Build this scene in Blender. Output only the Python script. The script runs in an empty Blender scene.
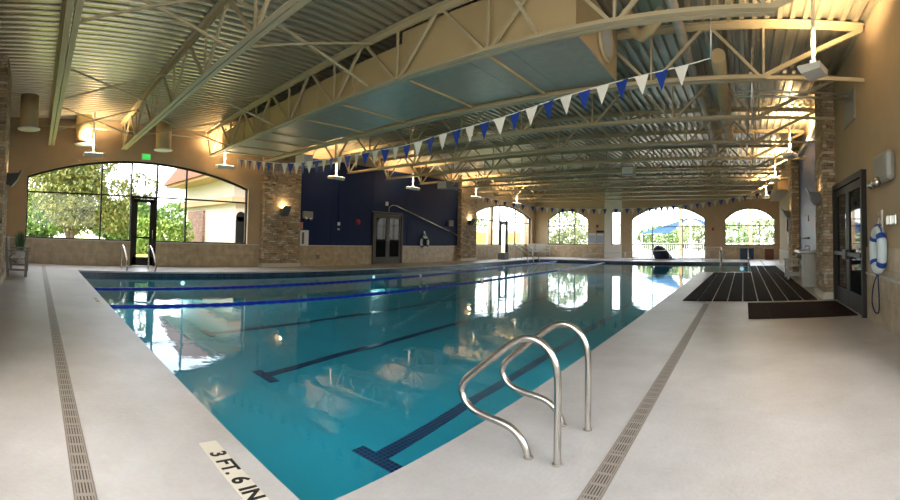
import bpy, bmesh, math, random
from mathutils import Vector, Matrix
random.seed(7)
C = bpy.context.scene.collection
sc = bpy.context.scene

# ------------------------------------------------------------------ materials
MATS = {}
def nmat(name):
    m = bpy.data.materials.new(name); m.use_nodes = True
    n = m.node_tree.nodes; l = m.node_tree.links
    b = n['Principled BSDF']
    MATS[name] = m
    return m, n, l, b
def mat(name, col, rough=.5, metal=0., spec=.5, noise=0., nscale=6., bump=0., bscale=40., alpha=None):
    m, n, l, b = nmat(name)
    b.inputs['Base Color'].default_value = (*col, 1)
    b.inputs['Roughness'].default_value = rough
    b.inputs['Metallic'].default_value = metal
    b.inputs['Specular IOR Level'].default_value = spec
    tc = None
    if noise or bump:
        tc = n.new('ShaderNodeTexCoord')
    if noise:
        t = n.new('ShaderNodeTexNoise'); t.inputs['Scale'].default_value = nscale; t.inputs['Detail'].default_value = 6
        l.new(tc.outputs['Object'], t.inputs['Vector'])
        r = n.new('ShaderNodeMapRange'); r.inputs[3].default_value = 1 - noise; r.inputs[4].default_value = 1 + noise
        r.inputs[1].default_value = .25; r.inputs[2].default_value = .75
        l.new(t.outputs['Fac'], r.inputs[0])
        x = n.new('ShaderNodeVectorMath'); x.operation = 'SCALE'; x.inputs[0].default_value = col
        l.new(r.outputs[0], x.inputs['Scale']); l.new(x.outputs[0], b.inputs['Base Color'])
    if bump:
        t2 = n.new('ShaderNodeTexNoise'); t2.inputs['Scale'].default_value = bscale; t2.inputs['Detail'].default_value = 4
        l.new(tc.outputs['Object'], t2.inputs['Vector'])
        bp = n.new('ShaderNodeBump'); bp.inputs['Strength'].default_value = bump; bp.inputs['Distance'].default_value = .01
        l.new(t2.outputs['Fac'], bp.inputs['Height']); l.new(bp.outputs[0], b.inputs['Normal'])
    return m
def emis(name, col, s):
    m, n, l, b = nmat(name)
    b.inputs['Base Color'].default_value = (*col, 1)
    b.inputs['Emission Color'].default_value = (*col, 1); b.inputs['Emission Strength'].default_value = s
    return m

mat('beige', (.47, .345, .21), .75, noise=.05, nscale=2.5, bump=.15, bscale=90)
mat('white_plaster', (.72, .69, .63), .7, noise=.03)
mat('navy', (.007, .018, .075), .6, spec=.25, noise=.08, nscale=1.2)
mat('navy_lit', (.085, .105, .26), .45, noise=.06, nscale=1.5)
mat('cream_steel', (.52, .43, .265), .45, noise=.05, nscale=3)
mat('cream_duct', (.56, .43, .23), .5, noise=.04, nscale=2)
mat('galv', (.50, .455, .37), .40, metal=.45, noise=.10, nscale=7)
mat('chrome', (.50, .47, .42), .27, metal=1.)
mat('steel', (.55, .54, .50), .33, metal=.9)
mat('dark_bronze', (.022, .018, .014), .55, spec=.3)
mat('bronze', (.05, .042, .028), .45)
mat('dark_glass', (.008, .009, .010), .04, spec=.15)
mat('black', (.012, .012, .013), .5)
mat('matblack', (.007, .005, .0055), .8, spec=.04, noise=.25, nscale=30, bump=.6, bscale=120)
mat('matbrown', (.022, .010, .009), .8, spec=.05, noise=.2, nscale=30, bump=.5, bscale=120)
mat('joint_white', (.8, .79, .77), .6)
mat('white', (.78, .76, .72), .5)
mat('offwhite_fixture', (.66, .66, .63), .4)
mat('bench_grey', (.22, .20, .165), .6, noise=.15, nscale=12)
mat('bench_light', (.50, .49, .43), .55, noise=.06, nscale=12)
mat('pot', (.55, .53, .48), .5)
mat('plant_green', (.035, .10, .035), .55, noise=.3, nscale=20)
mat('red', (.35, .015, .02), .4)
mat('pink_sign', (.52, .22, .20), .5)
mat('flag_blue', (.010, .045, .30), .45, noise=.06)
mat('flag_white', (.72, .71, .64), .5)
mat('rope_blue', (.005, .02, .40), .35)
mat('cord', (.75, .74, .68), .5)
mat('buoy_white', (.66, .74, .76), .45, noise=.05)
mat('buoy_blue', (.01, .06, .30), .5)
mat('grey_plastic', (.30, .29, .25), .4, noise=.05)
mat('brown_box', (.22, .17, .13), .5)
mat('board', (.35, .42, .55), .5, noise=.15, nscale=40)
mat('board_frame', (.62, .64, .66), .5)
mat('darkblue_cloth', (.014, .018, .055), .7, noise=.5, nscale=9)
mat('towel_blue', (.02, .05, .12), .6, noise=.6, nscale=14)
mat('brown_bin', (.10, .035, .02), .5)
mat('letters', (.012, .011, .010), .6)
mat('marker_tile', (.60, .54, .42), .45, noise=.03)
mat('concrete_out', (.40, .38, .33), .8, noise=.1)
mat('stucco_out', (.50, .45, .37), .8)
mat('stucco_peach', (.46, .30, .17), .8)
mat('roof_tile', (.30, .09, .05), .8, noise=.3, nscale=8)
mat('trunk', (.10, .07, .045), .9, noise=.3)
mat('palm_trunk', (.35, .24, .17), .9, noise=.3, nscale=12)
mat('sail_blue', (.015, .15, .45), .6)
mat('orange_panel', (.60, .30, .07), .7)
mat('lead_grey', (.10, .10, .095), .5)
emis('exit_green', (.02, .6, .08), .5)
emis('lamp_warm', (1, .80, .50), 6)
emis('pool_lamp', (.9, 1, 1), .7)
emis('pale_lamp', (1, .90, .72), 1.0)

def leafmat(name, c1, c2):
    m, n, l, b = nmat(name)
    tc = n.new('ShaderNodeTexCoord'); t = n.new('ShaderNodeTexNoise'); t.inputs['Scale'].default_value = 2.2; t.inputs['Detail'].default_value = 5
    l.new(tc.outputs['Object'], t.inputs['Vector'])
    r = n.new('ShaderNodeValToRGB'); r.color_ramp.elements[0].position = .35; r.color_ramp.elements[1].position = .65
    r.color_ramp.elements[0].color = (*c1, 1); r.color_ramp.elements[1].color = (*c2, 1)
    l.new(t.outputs['Fac'], r.inputs[0]); l.new(r.outputs[0], b.inputs['Base Color'])
    b.inputs['Roughness'].default_value = .52
    return m
leafmat('leaf_olive', (.06, .085, .02), (.22, .21, .05))
leafmat('leaf_green', (.06, .13, .03), (.18, .26, .07))
leafmat('leaf_bright', (.11, .21, .03), (.26, .34, .07))
leafmat('grass', (.18, .24, .05), (.32, .33, .08))
leafmat('leaf_pale', (.10, .15, .05), (.25, .28, .12))

# deck concrete
m, n, l, b = nmat('deck')
tc = n.new('ShaderNodeTexCoord')
t = n.new('ShaderNodeTexNoise'); t.inputs['Scale'].default_value = .9; t.inputs['Detail'].default_value = 8; t.inputs['Roughness'].default_value = .65
t2 = n.new('ShaderNodeTexNoise'); t2.inputs['Scale'].default_value = 34; t2.inputs['Detail'].default_value = 6
r = n.new('ShaderNodeValToRGB'); r.color_ramp.elements[0].position = .32; r.color_ramp.elements[1].position = .68
r.color_ramp.elements[0].color = (.42, .39, .35, 1); r.color_ramp.elements[1].color = (.58, .55, .515, 1)
l.new(tc.outputs['Object'], t.inputs['Vector']); l.new(tc.outputs['Object'], t2.inputs['Vector'])
l.new(t.outputs['Fac'], r.inputs[0])
mx = n.new('ShaderNodeMix'); mx.data_type = 'RGBA'; mx.blend_type = 'MULTIPLY'; mx.inputs[0].default_value = .22
l.new(r.outputs[0], mx.inputs[6]); l.new(t2.outputs['Color'], mx.inputs[7]); 
l.new(mx.outputs[2], b.inputs['Base Color'])
b.inputs['Roughness'].default_value = .40; b.inputs['Specular IOR Level'].default_value = .6
bp = n.new('ShaderNodeBump'); bp.inputs['Strength'].default_value = .45; bp.inputs['Distance'].default_value = .006
l.new(t2.outputs['Fac'], bp.inputs['Height']); l.new(bp.outputs[0], b.inputs['Normal'])

# stacked ledge stone: vector (x+y, z)
m, n, l, b = nmat('stone')
tc = n.new('ShaderNodeTexCoord'); sp = n.new('ShaderNodeSeparateXYZ'); l.new(tc.outputs['Object'], sp.inputs[0])
ad = n.new('ShaderNodeMath'); l.new(sp.outputs[0], ad.inputs[0]); l.new(sp.outputs[1], ad.inputs[1])
cb = n.new('ShaderNodeCombineXYZ'); l.new(ad.outputs[0], cb.inputs[0]); l.new(sp.outputs[2], cb.inputs[1])
br = n.new('ShaderNodeTexBrick'); br.inputs['Scale'].default_value = 1; br.inputs['Brick Width'].default_value = .26; br.inputs['Row Height'].default_value = .07
br.inputs['Mortar Size'].default_value = .0035; br.inputs['Mortar Smooth'].default_value = .3; br.offset = .37; br.squash = .6; br.squash_frequency = 3
br.inputs['Color1'].default_value = (0, 0, 0, 1); br.inputs['Color2'].default_value = (1, 1, 1, 1); br.inputs['Mortar'].default_value = (.5, .5, .5, 1)
nd = n.new('ShaderNodeTexNoise'); nd.inputs['Scale'].default_value = 3.5; nd.inputs['Detail'].default_value = 3; l.new(cb.outputs[0], nd.inputs['Vector'])
vm = n.new('ShaderNodeVectorMath'); vm.operation = 'MULTIPLY_ADD'; vm.inputs[1].default_value = (.16, .07, 0); l.new(nd.outputs['Color'], vm.inputs[0]); l.new(cb.outputs[0], vm.inputs[2])
l.new(vm.outputs[0], br.inputs['Vector'])
nz = n.new('ShaderNodeTexNoise'); nz.inputs['Scale'].default_value = 9; nz.inputs['Detail'].default_value = 6
l.new(cb.outputs[0], nz.inputs['Vector'])
m1 = n.new('ShaderNodeMath'); m1.operation = 'MULTIPLY_ADD'; m1.inputs[1].default_value = .95
l.new(br.outputs['Color'], m1.inputs[0])
m2 = n.new('ShaderNodeMath'); m2.operation = 'MULTIPLY_ADD'; m2.inputs[1].default_value = .9; m2.inputs[2].default_value = -.33
l.new(nz.outputs['Fac'], m2.inputs[0]); l.new(m2.outputs[0], m1.inputs[2])
r = n.new('ShaderNodeValToRGB'); cr = r.color_ramp
cr.elements[0].position = 0; cr.elements[0].color = (.13, .085, .05, 1); cr.elements[1].position = 1; cr.elements[1].color = (.58, .50, .38, 1)
for p, c in ((.25, (.36, .25, .14)), (.5, (.46, .34, .20)), (.62, (.28, .25, .20)), (.8, (.50, .30, .14))):
    e = cr.elements.new(p); e.color = (*c, 1)
l.new(m1.outputs[0], r.inputs[0])
mx = n.new('ShaderNodeMix'); mx.data_type = 'RGBA'; l.new(br.outputs['Fac'], mx.inputs[0]); l.new(r.outputs[0], mx.inputs[6]); mx.inputs[7].default_value = (.10, .075, .05, 1)
l.new(mx.outputs[2], b.inputs['Base Color']); b.inputs['Roughness'].default_value = .85
hh = n.new('ShaderNodeMath'); hh.operation = 'SUBTRACT'; l.new(m1.outputs[0], hh.inputs[0]); l.new(br.outputs['Fac'], hh.inputs[1])
bp = n.new('ShaderNodeBump'); bp.inputs['Strength'].default_value = 1; bp.inputs['Distance'].default_value = .04
l.new(hh.outputs[0], bp.inputs['Height']); l.new(bp.outputs[0], b.inputs['Normal'])

# tile materials with brick grid
def tilemat(name, c1, c2, mort, w, h, ms, rough=.4, plane='wall', noise=.35, nscale=5, offset=0.):
    m, n, l, b = nmat(name)
    tc = n.new('ShaderNodeTexCoord'); sp = n.new('ShaderNodeSeparateXYZ'); l.new(tc.outputs['Object'], sp.inputs[0])
    cb = n.new('ShaderNodeCombineXYZ')
    if plane == 'wall':
        ad = n.new('ShaderNodeMath'); l.new(sp.outputs[0], ad.inputs[0]); l.new(sp.outputs[1], ad.inputs[1])
        l.new(ad.outputs[0], cb.inputs[0]); l.new(sp.outputs[2], cb.inputs[1])
    else:
        l.new(sp.outputs[0], cb.inputs[0]); l.new(sp.outputs[1], cb.inputs[1])
    br = n.new('ShaderNodeTexBrick'); br.offset = offset; br.inputs['Scale'].default_value = 1
    br.inputs['Brick Width'].default_value = w; br.inputs['Row Height'].default_value = h; br.inputs['Mortar Size'].default_value = ms
    br.inputs['Color1'].default_value = (*c1, 1); br.inputs['Color2'].default_value = (*c2, 1); br.inputs['Mortar'].default_value = (*mort, 1)
    l.new(cb.outputs[0], br.inputs['Vector'])
    nz = n.new('ShaderNodeTexNoise'); nz.inputs['Scale'].default_value = nscale; nz.inputs['Detail'].default_value = 5
    l.new(tc.outputs['Object'], nz.inputs['Vector'])
    rr = n.new('ShaderNodeMapRange'); rr.inputs[1].default_value = .3; rr.inputs[2].default_value = .7; rr.inputs[3].default_value = 1 - noise; rr.inputs[4].default_value = 1 + noise
    l.new(nz.outputs['Fac'], rr.inputs[0])
    x = n.new('ShaderNodeVectorMath'); x.operation = 'SCALE'; l.new(br.outputs['Color'], x.inputs[0]); l.new(rr.outputs[0], x.inputs['Scale'])
    l.new(x.outputs[0], b.inputs['Base Color']); b.inputs['Roughness'].default_value = rough
    return m
tilemat('wainscot', (.42, .32, .20), (.46, .36, .235), (.34, .27, .18), .42, .42, .006, .38, noise=.22, nscale=4.5)
tilemat('waterline', (.010, .022, .060), (.02, .04, .10), (.09, .12, .15), .05, .05, .006, .25, noise=.3)
tilemat('lanetile', (.006, .008, .085), (.012, .014, .12), (.10, .17, .30), .052, .052, .006, .3, plane='floor', noise=.2)
tilemat('brick_out', (.16, .07, .05), (.26, .13, .09), (.28, .2, .16), .22, .08, .012, .8, noise=.3)
mat('plaster_pool', (.055, .47, .59), .55, noise=.08, nscale=1.2)

# drain grate slots
m, n, l, b = nmat('grate')
tc = n.new('ShaderNodeTexCoord'); sp = n.new('ShaderNodeSeparateXYZ'); l.new(tc.outputs['Object'], sp.inputs[0])
def mth(op, a, v=None, w=None):
    q = n.new('ShaderNodeMath'); q.operation = op; l.new(a, q.inputs[0])
    if v is not None:
        if isinstance(v, (int, float)): q.inputs[1].default_value = v
        else: l.new(v, q.inputs[1])
    return q.outputs[0]
def slot(coord, period, duty, lo, hi):
    f = mth('FRACT', mth('DIVIDE', coord, period))
    c = mth('COMPARE', f, .5); c.node.inputs[2].default_value = duty / 2
    return c
across = slot(sp.outputs[1], .0165, .42, 0, 0)
inner = mth('LESS_THAN', mth('ABSOLUTE', sp.outputs[1]), .0413)
along = slot(sp.outputs[0], .115, .78, 0, 0)
al2 = mth('MULTIPLY', mth('MULTIPLY', across, inner), along)
mx = n.new('ShaderNodeMix'); mx.data_type = 'RGBA'; l.new(al2, mx.inputs[0]); mx.inputs[6].default_value = (.29, .245, .20, 1); mx.inputs[7].default_value = (.022, .018, .015, 1)
l.new(mx.outputs[2], b.inputs['Base Color']); b.inputs['Roughness'].default_value = .5
mat('grate_edge', (.20, .17, .14), .5)

def two_sided_ior(n, l, fr, ior):
    g = n.new('ShaderNodeNewGeometry'); mr = n.new('ShaderNodeMapRange')
    mr.inputs[3].default_value = ior; mr.inputs[4].default_value = 1/ior
    l.new(g.outputs['Backfacing'], mr.inputs[0]); l.new(mr.outputs[0], fr.inputs[0])
# window glass: mostly clear, mirror at grazing
m = bpy.data.materials.new('glass'); m.use_nodes = True; MATS['glass'] = m
n = m.node_tree.nodes; l = m.node_tree.links; n.clear()
o = n.new('ShaderNodeOutputMaterial'); tr = n.new('ShaderNodeBsdfTransparent'); gl = n.new('ShaderNodeBsdfGlossy'); gl.inputs['Roughness'].default_value = .01
fr = n.new('ShaderNodeFresnel'); two_sided_ior(n, l, fr, 1.35); ms = n.new('ShaderNodeMixShader')
tr.inputs[0].default_value = (.93, .96, .95, 1)
l.new(fr.outputs[0], ms.inputs[0]); l.new(tr.outputs[0], ms.inputs[1]); l.new(gl.outputs[0], ms.inputs[2]); l.new(ms.outputs[0], o.inputs[0])
# water surface
m = bpy.data.materials.new('water'); m.use_nodes = True; MATS['water'] = m
n = m.node_tree.nodes; l = m.node_tree.links; n.clear()
o = n.new('ShaderNodeOutputMaterial'); tr = n.new('ShaderNodeBsdfTransparent'); gl = n.new('ShaderNodeBsdfGlossy'); gl.inputs['Roughness'].default_value = .0
tr.inputs[0].default_value = (.62, .93, .98, 1)
fr = n.new('ShaderNodeFresnel'); two_sided_ior(n, l, fr, 1.34); ms = n.new('ShaderNodeMixShader')
tc = n.new('ShaderNodeTexCoord'); nz = n.new('ShaderNodeTexNoise'); nz.inputs['Scale'].default_value = 2.2; nz.inputs['Detail'].default_value = 4; nz.inputs['Distortion'].default_value = .6
l.new(tc.outputs['Object'], nz.inputs['Vector'])
bp = n.new('ShaderNodeBump'); bp.inputs['Strength'].default_value = .30; bp.inputs['Distance'].default_value = .008
l.new(nz.outputs['Fac'], bp.inputs['Height'])
l.new(bp.outputs[0], gl.inputs['Normal']); l.new(bp.outputs[0], fr.inputs['Normal'])
l.new(fr.outputs[0], ms.inputs[0]); l.new(tr.outputs[0], ms.inputs[1]); l.new(gl.outputs[0], ms.inputs[2]); l.new(ms.outputs[0], o.inputs[0])
# galvanised ceiling deck
m, n, l, b = nmat('roofdeck')
b.inputs['Base Color'].default_value = (.47, .43, .32, 1); b.inputs['Metallic'].default_value = .6; b.inputs['Roughness'].default_value = .28

# ------------------------------------------------------------------ mesh helpers
class MB:
    def __init__(s): s.bm = bmesh.new()
    def box(s, x0, x1, y0, y1, z0, z1):
        v = [s.bm.verts.new((x, y, z)) for x in (x0, x1) for y in (y0, y1) for z in (z0, z1)]
        for f in ((0,1,3,2),(4,6,7,5),(0,4,5,1),(2,3,7,6),(0,2,6,4),(1,5,7,3)): s.bm.faces.new([v[i] for i in f])
        return s
    def bar(s, a, b, w, h, up=(0,0,1)):
        a = Vector(a); b = Vector(b); d = (b - a).normalized(); up = Vector(up)
        if abs(d.dot(up)) > .98: up = Vector((1,0,0))
        r = d.cross(up).normalized(); u = r.cross(d).normalized()
        v = [s.bm.verts.new(p + r * i * w / 2 + u * j * h / 2) for p in (a, b) for i in (-1, 1) for j in (-1, 1)]
        for f in ((0,1,3,2),(4,6,7,5),(0,4,5,1),(2,3,7,6),(0,2,6,4),(1,5,7,3)): s.bm.faces.new([v[i] for i in f])
        return s
    def tube(s, pts, r, seg=10, closed=False, caps=True):
        pts = [Vector(p) for p in pts]; N = len(pts); rings = []
        up = None
        for i, p in enumerate(pts):
            if closed: d = pts[(i+1) % N] - pts[i-1]
            else: d = pts[min(i+1, N-1)] - pts[max(i-1, 0)]
            d.normalize()
            if up is None: up = Vector((0,0,1)) if abs(d.z) < .9 else Vector((0,1,0))
            a = d.cross(up).normalized(); up = a.cross(d).normalized()
            rr = r[i] if isinstance(r, (list, tuple)) else r
            rings.append([s.bm.verts.new(p + (a * math.cos(2*math.pi*k/seg) + up * math.sin(2*math.pi*k/seg)) * rr) for k in range(seg)])
        M = N if closed else N - 1
        for i in range(M):
            A, B = rings[i], rings[(i+1) % N]
            for k in range(seg):
                f = s.bm.faces.new((A[k], A[(k+1) % seg], B[(k+1) % seg], B[k])); f.smooth = True
        if caps and not closed:
            s.bm.faces.new(rings[0][::-1]); s.bm.faces.new(rings[-1])
        return s
    def cyl(s, a, b, r, seg=16): return s.tube([a, b], r, seg)
    def lathe(s, prof, c=(0,0,0), seg=24, axis='z'):
        rings = []
        for r, h in prof:
            ring = []
            for k in range(seg):
                ca, sa = math.cos(2*math.pi*k/seg) * r, math.sin(2*math.pi*k/seg) * r
                p = {'z': (ca, sa, h), 'x': (h, ca, sa), 'y': (ca, h, sa)}[axis]
                ring.append(s.bm.verts.new((c[0]+p[0], c[1]+p[1], c[2]+p[2])))
            rings.append(ring)
        for A, B in zip(rings, rings[1:]):
            for k in range(seg):
                f = s.bm.faces.new((A[k], A[(k+1)%seg], B[(k+1)%seg], B[k])); f.smooth = True
        if prof[0][0] > 1e-4: s.bm.faces.new(rings[0])
        if prof[-1][0] > 1e-4: s.bm.faces.new(rings[-1][::-1])
        return s
    def prism(s, poly, d):       # poly: list of 3D points, d: extrusion vector
        d = Vector(d); A = [s.bm.verts.new(p) for p in poly]; B = [s.bm.verts.new(Vector(p) + d) for p in poly]
        s.bm.faces.new(A); s.bm.faces.new(B[::-1])
        for i in range(len(A)): s.bm.faces.new((A[i], B[i], B[(i+1)%len(A)], A[(i+1)%len(A)]))
        return s
    def quad(s, *p): s.bm.faces.new([s.bm.verts.new(q) for q in p]); return s
    def build(s, name, material, parent=None, bevel=0, loc=None):
        bmesh.ops.recalc_face_normals(s.bm, faces=s.bm.faces[:])
        me = bpy.data.meshes.new(name); s.bm.to_mesh(me); s.bm.free(); me.materials.append(MATS[material])
        o = bpy.data.objects.new(name, me); C.objects.link(o)
        if parent: o.parent = parent
        if loc: o.location = loc
        if bevel:
            md = o.modifiers.new('bevel', 'BEVEL'); md.width = bevel; md.segments = 2; md.limit_method = 'ANGLE'
        return o
def tag(o, label=None, cat=None, group=None, kind=None):
    if label: o['label'] = label
    if cat: o['category'] = cat
    if group: o['group'] = group
    if kind: o['kind'] = kind
    return o
def thing(name, label, cat, loc=(0,0,0), rz=0, group=None):
    o = bpy.data.objects.new(name, None); C.objects.link(o); o.location = loc; o.rotation_euler = (0,0,rz); o.empty_display_size = .2
    return tag(o, label, cat, group)
def struct(o, label=None): o['kind'] = 'structure'; tag(o, label); return o
def sempty(name, loc=(0,0,0)):
    o = bpy.data.objects.new(name, None); C.objects.link(o); o.location = loc; o['kind'] = 'structure'; return o
KIDS = {}
def kids_of(o):
    if o.name not in KIDS: KIDS[o.name] = [c for c in C.objects if c.parent == o]
    return KIDS[o.name]
def copytree(o, parent=None):
    c = o.copy(); C.objects.link(c); c.parent = parent
    for k in kids_of(o): copytree(k, c)
    return c

# ------------------------------------------------------------------ measurements (metres)
WX, EX, NY, SY = -15.13, 2.02, 30.3, -1.02     # walls: left, right, far, near
ROOF = 4.86
PX0, PX1, PY0, PY1 = -13.14, -1.75, 1.27, 26.85  # pool
AX1, AY0 = .35, 18.3                             # alcove of the pool on the right
WATER = -.15; PBOT = -.8

# ------------------------------------------------------------------ floor
f = MB()
z0 = -.05
f.box(WX-.3, PX0, SY-.3, NY+.3, z0, 0); f.box(PX0, PX1, SY-.3, PY0, z0, 0); f.box(PX0, PX1, PY1, NY+.3, z0, 0)
f.box(PX1, AX1, SY-.3, AY0, z0, 0); f.box(PX1, AX1, PY1, NY+.3, z0, 0); f.box(AX1, 3.4, SY-.3, NY+.3, z0, 0)
struct(f.build('floor', 'deck'))

pool = thing('swimming_pool', 'large indoor lap pool with a plastered basin, dark tile waterline and submerged lane lines', 'swimming pool', (0,0,0))
p = MB()
p.box(PX0-.12, PX1+.12, PY0-.12, PY1+.12, PBOT-.1, PBOT)
p.box(PX1, AX1+.12, AY0-.12, PY1+.12, PBOT-.1, PBOT)
for a in ((PX0-.12, PX0, PY0-.12, PY1+.12), (PX0, PX1, PY0-.12, PY0), (PX0, AX1, PY1, PY1+.12), (PX1, PX1+.12, PY0-.12, AY0-.12), (PX1, AX1+.12, AY0-.12, AY0), (AX1, AX1+.12, AY0, PY1+.12)):
    p.box(*a, PBOT, z0-.002)
p.build('basin', 'plaster_pool', pool)
p = MB(); t = .006; za, zb = -.235, -.045
p.box(PX0, PX0+t, PY0, PY1, za, zb); p.box(PX0+t, AX1-t, PY1-t, PY1, za, zb); p.box(PX0+t, PX1, PY0, PY0+t, za, zb)
p.box(PX1-t, PX1, PY0+t, AY0, za, zb); p.box(PX1, AX1, AY0, AY0+t, za, zb); p.box(AX1-t, AX1, AY0+t, PY1-t, za, zb)
p.build('waterline_tile', 'waterline', pool)
def lane(pts, bar_x, bar_y):
    m_ = MB(); w = .085; z = PBOT + .004
    for (x0, y0), (x1, y1) in zip(pts, pts[1:]):
        m_.prism([(x0-w, y0, z), (x0+w, y0, z), (x1+w, y1, z), (x1-w, y1, z)], (0, 0, .004))
    m_.box(bar_x-.28, bar_x+.28, bar_y-.16, bar_y, z, z+.005)
    m_.build('lane_line', 'lanetile', pool)
lane([(-3.10, 3.05), (-3.30, 4.9), (-3.5, 9), (-3.75, 16), (-3.9, 25)], -3.08, 3.07)
lane([(-5.80, 3.35), (-6.18, 5.0), (-6.5, 8), (-6.9, 13), (-7.2, 25)], -5.76, 3.37)
lane([(-8.55, 3.6), (-8.95, 7), (-9.25, 12), (-9.6, 25)], -8.55, 3.6)
def plamp(loc, rot, en=12):
    L = bpy.data.lights.new('underwater_lamp', 'SPOT'); L.energy = en; L.color = (.85, 1, 1); L.spot_size = 2.8; L.spot_blend = .5; L.shadow_soft_size = .1
    o = bpy.data.objects.new('underwater_lamp', L); C.objects.link(o); o.parent = pool; o.location = loc; o.rotation_euler = rot
for yy, xx in ((12.3, PX0), (4.5, PX0), (20.5, PX0)):
    MB().lathe([(0, .012), (.05, .012), (.07, 0)], (xx+.008, yy, -.34), 20, 'x').build('pool_light', 'pool_lamp', pool)
    plamp((xx+.12, yy, -.42), (0, -math.pi/2, 0))
for yy in (6.5, 14.0):  # unseen lamps added on the right side to brighten the basin
    MB().lathe([(0, -.012), (.10, -.012), (.12, 0)], (PX1-.008, yy, -.42), 20, 'x').build('pool_light', 'pool_lamp', pool)
    plamp((PX1-.12, yy, -.42), (0, math.pi/2, 0), 12)
MB().lathe([(0, .012), (.10, .012), (.12, 0)], (-.1, PY1-.02, -.42), 20, 'y').build('pool_light', 'pool_lamp', pool)

wt = MB(); wt.box(PX0, PX1, PY0, PY1, WATER-.001, WATER); wt.bm.faces.ensure_lookup_table()
wt.bm.free(); wt = MB()
wt.quad((PX0, PY0, WATER), (PX1, PY0, WATER), (PX1, PY1, WATER), (PX0, PY1, WATER))
wt.quad((PX1, AY0, WATER), (AX1, AY0, WATER), (AX1, PY1, WATER), (PX1, PY1, WATER))
bmesh.ops.remove_doubles(wt.bm, verts=wt.bm.verts[:], dist=1e-4)
tag(wt.build('pool_water', 'water'), 'calm turquoise water filling the pool, mirroring the arched windows', 'water', kind='stuff')

# lane ropes
for (xa, xb, lab) in ((-10.35, -11.7, 'blue floating lane rope nearest the far long side of the pool'), (-8.05, -8.5, 'blue floating lane rope second from the far long side of the pool')):
    r_ = thing('lane_rope', lab, 'lane rope', (xa, PY0+.02, WATER), group='blue lane ropes on the water')
    dx, L = xb-xa, PY1-PY0-.04
    pts, rr = [], []
    for i in range(300):
        a = i/299; pts.append((dx*a, L*a, .012)); rr.append(.038 if i % 3 else .028)
    MB().tube(pts, rr, 8).build('floats', 'rope_blue', r_)
    for a in (.44, .70):
        tag(MB().cyl((dx*a, L*a, .015), (dx*(a+.004), L*(a+.004), .015), .055, 8).build('marker_float', 'white', r_), 'white marker float')
    MB().cyl((0, 0, .01), (dx, L, .01), .012, 6).build('cable', 'steel', r_)

# ------------------------------------------------------------------ walls with openings
def arc(a0, a1, spring, peak):
    c = (a0+a1)/2; hw = (a1-a0)/2; rise = peak-spring
    R = (hw*hw + rise*rise)/(2*rise)
    return lambda s: spring + rise - R + math.sqrt(max(R*R - (s-c)**2, 0))
def wall(name, axis, c0, c1, s0, s1, z1, openings, material='beige'):
    m_ = MB()
    def P(s, z): return (c0, s, z) if axis == 'x' else (s, c0, z)
    d = (c1-c0, 0, 0) if axis == 'x' else (0, c1-c0, 0)
    cur = s0
    for (a0, a1, bot, top) in sorted(openings, key=lambda o: o[0]):
        if a0 > cur: m_.prism([P(cur, 0), P(a0, 0), P(a0, z1), P(cur, z1)], d)
        b0 = bot if callable(bot) else (lambda s, q=bot: q)
        t0 = top if callable(top) else (lambda s, q=top: q)
        N = 24 if callable(top) else 1
        for i in range(N):
            sa, sb = a0+(a1-a0)*i/N, a0+(a1-a0)*(i+1)/N
            if b0(sa) > .001: m_.prism([P(sa, 0), P(sb, 0), P(sb, b0(sb)), P(sa, b0(sa))], d)
            m_.prism([P(sa, t0(sa)), P(sb, t0(sb)), P(sb, z1), P(sa, z1)], d)
        cur = a1
    if cur < s1: m_.prism([P(cur, 0), P(s1, 0), P(s1, z1), P(cur, z1)], d)
    bmesh.ops.remove_doubles(m_.bm, verts=m_.bm.verts[:], dist=1e-4)
    return struct(m_.build(name, material))
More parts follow.
